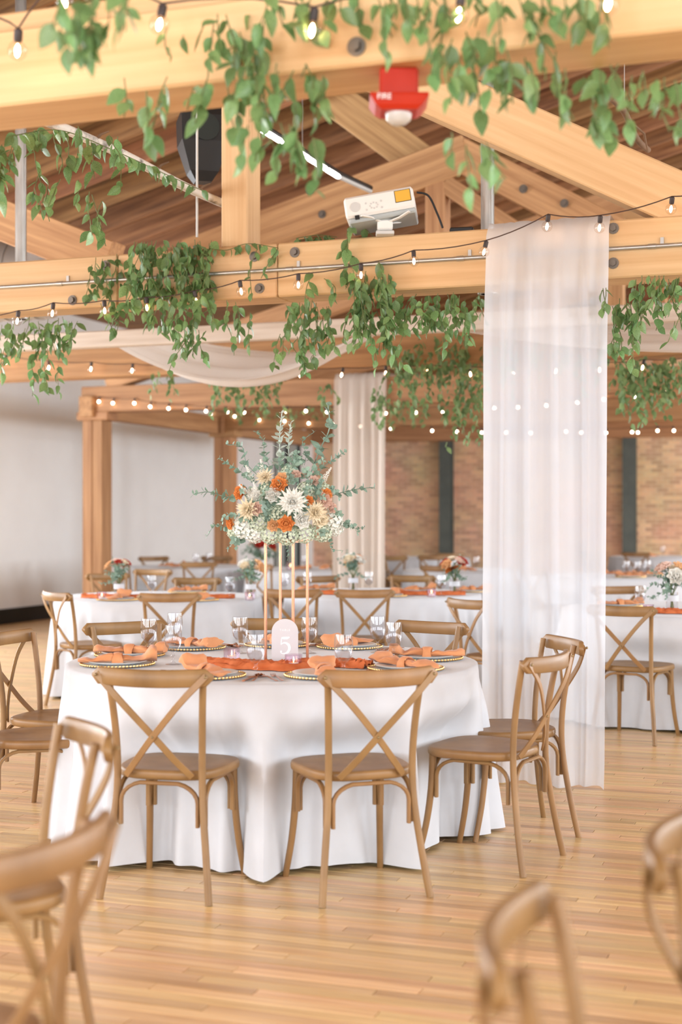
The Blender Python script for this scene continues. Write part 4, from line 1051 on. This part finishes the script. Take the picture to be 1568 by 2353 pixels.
garland('thick green garland spilling over the main beam, left of the king post',
        [(300, 490, 562, 12, 60, 160, 30, D(395, YM - .1), .08), (285, 400, 640, 30, 60, 130, 14, D(340, YM - .13), .06), (400, 480, 650, 40, 70, 140, 10, D(440, YM - .15), .06)], 11, .076)
garland('loose trailing strands of green leaves hanging from the main beam at the left',
        [(205, 290, 600, 25, 60, 140, 6, D(245, YM - .08), .04), (225, 300, 700, 20, 30, 70, 5, D(260, YM - .1), .04), (385, 480, 740, 30, 60, 115, 6, D(430, YM - .2), .06), (500, 590, 700, 20, 60, 140, 4, D(545, YM - .1), .05)], 12, .066,
        runs=[[(480, 570, D(480, YM - .05)), (520, 575, D(520, YM - .05)), (570, 560, D(570, YM - .05)), (640, 570, D(640, YM - .05))], [(590, 575, D(590, YM - .05)), (575, 620, D(575, YM - .06)), (580, 690, D(580, YM - .06))], [(640, 570, D(640, YM - .05)), (620, 600, D(620, YM - .05)), (600, 640, D(600, YM - .06))]])
garland('green garland hanging below the main beam at the left edge of the picture',
        [(-20, 60, 755, 15, 40, 110, 8, D(20, YM - .02), .06), (60, 180, 740, 14, 60, 110, 13, D(120, YM - .02), .06), (60, 140, 830, 20, 40, 90, 4, D(100, YM - .02), .05)], 13, .07)
garland('dark green vine climbing over the main beam beside the projector',
        [], 14, .088, runs=[[(860, 545, D(860, YM + .05)), (830, 520, D(830, YM)), (800, 525, D(800, YM - .06)), (800, 570, D(800, YM - .06)), (790, 620, D(790, YM - .07)), (795, 660, D(795, YM - .08))],
                            [(800, 560, D(800, YM - .06)), (790, 580, D(790, YM - .06)), (815, 590, D(815, YM - .06))], [(720, 625, D(720, YM - .06)), (705, 660, D(705, YM - .07)), (700, 700, D(700, YM - .08))], [(745, 640, D(745, YM - .06)), (770, 660, D(770, YM - .07)), (768, 690, D(768, YM - .07))],
                            [(870, 600, D(870, YM - .06)), (880, 640, D(880, YM - .06)), (860, 680, D(860, YM - .06))], [(680, 548, D(680, YM + .12)), (730, 540, D(730, YM + .12)), (775, 545, D(775, YM + .12))], [(685, 552, D(685, YM + .16)), (735, 545, D(735, YM + .16)), (770, 548, D(770, YM + .16))]])
garland('pale green garland clump hanging under the main beam below the projector',
        [(650, 760, 695, 12, 50, 130, 14, D(700, YM + .02), .1), (800, 900, 640, 20, 60, 170, 17, D(850, YM - .08), .06), (820, 930, 720, 25, 50, 115, 12, D(875, YM - .02), .06), (640, 740, 770, 20, 40, 100, 6, D(690, YM - .02), .05)], 15, .068)
garland('green garland under the main beam just left of the large curtain',
        [(905, 1108, 682, 12, 30, 100, 18, D(1000, YM + .1), .1), (950, 1080, 710, 20, 40, 100, 9, D(1015, YM + .05), .08)], 16, .068)
garland('green garland hanging at the right edge, beside the large curtain',
        [(1405, 1450, 690, 15, 90, 175, 7, D(1430, YM - .05), .06), (1450, 1575, 640, 12, 60, 130, 13, D(1510, YM - .05), .08), (1375, 1405, 670, 15, 30, 70, 2, D(1390, YM - .12), .03), (1460, 1570, 720, 20, 30, 60, 4, D(1515, YM - .05), .05)], 17, .07)
YN = TRY[2]
garland('distant dark garland under the second beam, above the flower arrangement', [(350, 400, 850, 10, 40, 90, 4, D(375, YN - .1), .1), (480, 650, 862, 8, 30, 100, 26, D(560, YN - .1), .15), (730, 770, 880, 15, 30, 80, 3, D(750, YN), .1)], 21, .066, True)
garland('blurred garland on the second beam left of the large curtain', [(890, 1110, 800, 40, 50, 150, 46, D(1000, YN - .15), .2), (850, 895, 890, 20, 40, 90, 6, D(870, YN - .1), .1), (1040, 1110, 860, 20, 60, 170, 12, D(1080, YN - .1), .1)], 22, .066, True)
garland('blurred garland on the second beam right of the large curtain', [(1410, 1575, 830, 15, 50, 160, 44, D(1490, YN - .15), .2), (1120, 1400, 790, 20, 40, 120, 24, D(1250, YN - .1), .1)], 23, .066, True)
garland('far garland on the third beam around the small curtain', [(880, 990, 925, 10, 20, 60, 14, D(930, TRY[3] - .1), .1), (520, 760, 935, 8, 15, 40, 18, D(640, TRY[3] - .1), .1)], 24, .07, True)
YT = TRY[0]
garland('blurred grey-green spray hanging at the top left, close to the camera', [(150, 320, -25, 15, 50, 120, 8, 3.3, .1), (140, 230, 50, 30, 60, 130, 7, 3.3, .1)], 31, .06)
garland('green garland hanging from the nearest beam, left of the red alarm',
        [(380, 470, 70, 20, 20, 70, 3, D(425, YT - .1), .06), (480, 620, 50, 30, 90, 200, 9, D(550, YT - .1), .1), (520, 760, 170, 40, 60, 160, 14, D(640, YT - .06), .1), (560, 720, 300, 30, 60, 170, 7, D(640, YT - .06), .1), (600, 820, -20, 20, 40, 120, 8, D(700, YT - .12), .08), (280, 480, 190, 30, 40, 140, 6, D(380, YT - .06), .08)], 32, .066)
garland('green garland hanging from the nearest beam, right of the red alarm',
        [(860, 1040, -15, 20, 60, 180, 10, D(950, YT - .12), .1), (1000, 1180, 110, 40, 60, 170, 11, D(1090, YT - .08), .1), (1060, 1420, -10, 20, 50, 160, 16, D(1240, YT - .12), .1), (1010, 1140, 330, 30, 40, 110, 4, D(1070, YT - .05), .08), (1170, 1300, 140, 30, 40, 130, 6, D(1230, YT - .06), .08)], 33, .064)
garland('green garland trailing under the nearest beam at the right edge', [(1330, 1575, 160, 25, 50, 130, 11, D(1450, YT + .2), .15), (1340, 1400, 230, 25, 40, 90, 3, D(1370, YT + .2), .1)], 34, .062)
garland('loose vine with pale buds twined on the birch pole at the upper left',
        [(60, 280, 310, 20, 50, 170, 9, 6.0, .25), (-10, 40, 345, 30, 60, 150, 4, 5.8, .2), (70, 140, 420, 30, 50, 120, 4, 6.0, .2), (180, 240, 440, 40, 60, 140, 4, 6.1, .2)], 35, .068,
        runs=[[(30, 312, 5.6), (140, 300, 6.4), (260, 345, 6.8), (380, 400, 7.6), (470, 440, 8.0)]])

# ================================================================== HARDWARE UNDER THE ROOF
def pole(name, label, cat, p0, p1, r, m, grp=None, wob=0):
    c = Vector(p0); pts = smooth_path([Vector((0, 0, 0)), (Vector(p1) - c) * .33 + Vector((0, 0, wob)), (Vector(p1) - c) * .66 - Vector((0, 0, wob)), Vector(p1) - c], 6)
    t = thing(name, label, cat, c, 0, grp); MB().tube(pts, r, 12).build('shaft', m, t); return t, pts
t, pts = pole('birch_pole', 'peeling white birch pole slung under the roof at the upper left', 'pole', pd(100, 275, 6.7), pd(560, 487, 8.75), .025, 'birch', 'birch poles', .01)
for k_ in (4, 9, 13): MB().tube([pts[k_], pts[k_] + Vector((.03, .01, .035)), pts[k_] + Vector((.07, .02, .05))], [.009, .007, .004], 6).build('twig_stub', 'branch', t)
t, pts = pole('bare_branch', 'thin dark branch under the roof at the upper right', 'branch', pd(1405, 225, 5.8), pd(1490, 345, 6.6), .014, 'branch', None, .02)
MB().tube([pts[6], Vector((pts[6].x, pts[6].y, 2.75))], .002, 5).build('hanging_wire', 'conduit', t)
MB().tube([pts[8], pts[8] + Vector((.06, .05, -.05)), pts[8] + Vector((.07, .1, -.12))], [.008, .006, .003], 6).build('twig_stub', 'branch', t)
def pipe(label, px, Yp, z0, z1, r):
    p = pY(px, 600, Yp); t = thing('steel_pipe', label, 'pipe', (p.x, Yp, z0), 0, 'upright steel pipes')
    MB().tube([(0, 0, 0), (0, 0, z1 - z0)], r, 18).build('shaft', 'galvanised', t); MB().tube([(0, 0, 0), (0, 0, .012)], r * 1.5, 18).build('flange', 'galvanised', t)
    return t
pipe('galvanised upright pipe standing on the main beam behind the curtain top', 1121, YM + .34, ZT - .3, 5.8, .038)
pipe('dark upright pipe standing behind the main beam at the left edge', 48, YM + .34, ZT - .3, 5.0, .036)
# conduit along the main beam
c0 = pY(0, 660, YM - .015); c1 = pY(1568, 562, YM - .015); zc_ = (c0.z + c1.z) / 2
cd = thing('conduit', 'thin silver conduit running along the face of the main beam', 'conduit', (c0.x - .3, YM - .014, zc_))
Lc = c1.x - c0.x + .9
MB().tube([(0, 0, 0), (Lc, 0, 0)], .0115, 10).build('tube', 'conduit', cd)
for px in (140, 668, 1060, 1500):
    x = pY(px, 600, YM).x - (c0.x - .3); MB().tube([(x - .02, 0, 0), (x + .02, 0, 0)], .0145, 10).build('coupling', 'conduit', cd)
    MB().box((x + .05, .01, .02), (.018, .008, .05)).build('clip', 'conduit', cd, smooth=False)
# spiral duct at the left
dp = pY(-40, 640, 10.0); dt = thing('spiral_duct', 'silver spiral air duct peeking over the main beam at the left edge', 'duct', (dp.x - 1.6, 10.1, dp.z))
MB().tube([(0, 0, 0), (2.15, 0, 0)], .34, 32).build('duct_body', 'duct', dt)
for i in range(15): MB().tube([(.1 + i * .14, 0, 0), (.112 + i * .14, 0, 0)], .348, 32).build('seam', 'duct', dt)
# linear light
l0, l1, l2 = pd(598, 293, 9.5), pd(780, 405, 10.85), pd(852, 438, 11.35)
ll = thing('linear_light', 'glowing linear light bar hanging under the roof above the projector', 'lamp', l0)
v1, v2 = l1 - l0, l2 - l0
MB().tube([Vector((0, 0, .02)), v1 + Vector((0, 0, .02)), v2 + Vector((0, 0, .02))], .022, 8).build('housing', 'black_plastic', ll)
for a_, b_ in ((0, .38), (.42, .66), (.69, .8), (.83, .98)): MB().tube([v1 * a_ - Vector((0, 0, .006)), v1 * b_ - Vector((0, 0, .006))], .02, 8).build('lit_tube', 'led', ll)
MB().tube([v1 - Vector((0, 0, .004)), v2 - Vector((0, 0, .004))], .018, 8).build('unlit_tube', 'pale_grey', ll)
MB().tube([v1 * .5 + Vector((0, 0, .03)), v1 * .5 + Vector((0, 0, roof_z(l0.x + v1.x * .5) + .04 - l0.z - v1.z * .5))], .003, 5).build('hanger', 'conduit', ll)
# loudspeaker
sp = pd(466, 325, 8.9); sk = thing('loudspeaker', 'black hanging loudspeaker beside the king post', 'speaker', sp, YAW + .25)
def trap(zs): return [[Vector((a * w_, b * d_, z)) for a, b in ((-1, -1), (1, -1), (1, 1), (-1, 1))] for z, w_, d_ in zs]
MB().ring_loft(trap(((-.26, .05, .05), (-.2, .09, .08), (-.02, .145, .12), (.14, .15, .125), (.22, .12, .11)))).build('cabinet', 'black_plastic', sk, smooth=False)
MB().ring_loft([[Vector((.085 * math.cos(a), -.128 - k_ * .006, .06 + .085 * math.sin(a))) for a in [2 * PI * i / 20 for i in range(20)]] for k_ in (0, 1)]).build('driver', 'dark_frame', sk)
MB().tube([(0, 0, .22), (0, 0, roof_z(sp.x) + .06 - sp.z)], .012, 8).build('bracket', 'dark_frame', sk)
hw = pd(453, 545, 8.35); tag(MB().tube([(0, 0, 0), (0, 0, roof_z(hw.x) - hw.z + .05)], .0075, 8).build('hanging_rod', 'pale_grey'), 'thin white rod hanging above the garland left of the king post', 'rod').location = hw

# projector on the beam
pc = pd(872, 467, 7.78)
pj = thing('projector', 'white projector tilted on a bracket on top of the main beam', 'projector', pc, YAW - .1); pj.rotation_euler = (math.radians(-4), math.radians(-9), YAW - .1)
MB().box((0, .12, 0), (.385, .28, .118), ch=.012).build('body', 'projector_white', pj, smooth=False)
MB().box((.006, .125, -.07), (.372, .262, .03), ch=.008).build('underside', 'projector_grey', pj, smooth=False)
lb = MB().box((.133, -.0215, .012), (.082, .003, .06)).build('warning_label', 'yellow_label', pj, smooth=False)
MB().box((.133, -.0205, .012), (.088, .002, .066)).build('label_border', 'black_plastic', lb, smooth=False)
MB().tube([(-.132, -.02, -.004), (-.132, -.0228, -.004)], .028, 20).build('grille', 'pale_grey', pj)
kp_ = MB()
for i in range(8):
    a = 2 * PI * i / 8; kp_.tube([(-.03 + .021 * math.cos(a), -.02, -.012 + .016 * math.sin(a)), (-.03 + .021 * math.cos(a), -.0224, -.012 + .016 * math.sin(a))], .005, 8)
for a, b in ((-1, 1), (1, 1), (-1, -1), (1, -1)): kp_.tube([(-.03 + .042 * a, -.02, -.012 + .018 * b), (-.03 + .042 * a, -.0224, -.012 + .018 * b)], .006, 8)
kp_.build('keypad', 'pale_grey', pj)
MB().box((-.13, -.019, -.062), (.024, .008, .022)).build('sensor', 'black_plastic', pj, smooth=False)
pm = thing('projector_bracket', 'white metal bracket holding the projector on the beam', 'bracket', pd(885, 541, 7.84), YAW)
MB().box((0, 0, .01), (.1, .09, .02), ch=.004).build('base', 'pale_grey', pm, smooth=False)
MB().box((0, 0, .055), (.085, .07, .06), ch=.01).build('knuckle', 'projector_white', pm, smooth=False)
for s_ in (-1, 1):
    for q in (-1, 1): MB().strap([(s_ * .02, q * .02, .07), (s_ * .08, q * .07, .085), (s_ * .13, q * .1, .1 + .012 * s_)], .022, .008, (0, 0, 1)).build('arm', 'projector_white', pm)
cb = smooth_path([pd(958, 442, 7.85), pd(985, 450, 7.85), pd(1005, 490, 7.85), pd(1018, 524, 7.85)], 6)
o = MB().tube([q - cb[0] for q in cb], .006, 6).build('power_cable', 'black_plastic'); o.location = cb[0]; tag(o, 'black cable looping down from the projector', 'cable')
ad = thing('power_adapter', 'black power adapter lying on the main beam', 'adapter', Vector((pY(1062, 530, YM + .1).x, YM + .1, ZT)), .1)
MB().box((0, 0, .018), (.13, .06, .034), ch=.006).build('case', 'black_plastic', ad, smooth=False); MB().box((-.09, 0, .008), (.06, .03, .014), ch=.003).build('plug', 'black_plastic', ad, smooth=False)

# red alarm under the nearest beam
al = thing('fire_alarm', 'red fire alarm with clear strobe under the nearest beam', 'alarm', Vector((pY(915, 180, TRY[0] + .08).x, TRY[0] + .085, 2.66)), YAW)
MB().box((0, 0, -.04), (.108, .09, .08), ch=.006).build('housing', 'alarm_red', al, smooth=False)
MB().ring_loft([[Vector((a * w_, b * d_, z)) for a, b in ((-1, -1), (1, -1), (1, 1), (-1, 1))] for z, w_, d_ in ((-.12, .05, .05), (-.108, .066, .06), (-.085, .082, .07), (-.078, .08, .068))]).build('flared_base', 'alarm_red', al, smooth=False)
MB().lathe([(.001, -.152), (.02, -.149), (.034, -.138), (.038, -.122), (.038, -.118)], 18).build('strobe_dome', 'clear_dome', al)
link('lettering', text_mesh('FIRE', .022, 'lettering'), al, (-.042, -.0715, -.098), (PI / 2 + .25, 0, 0))
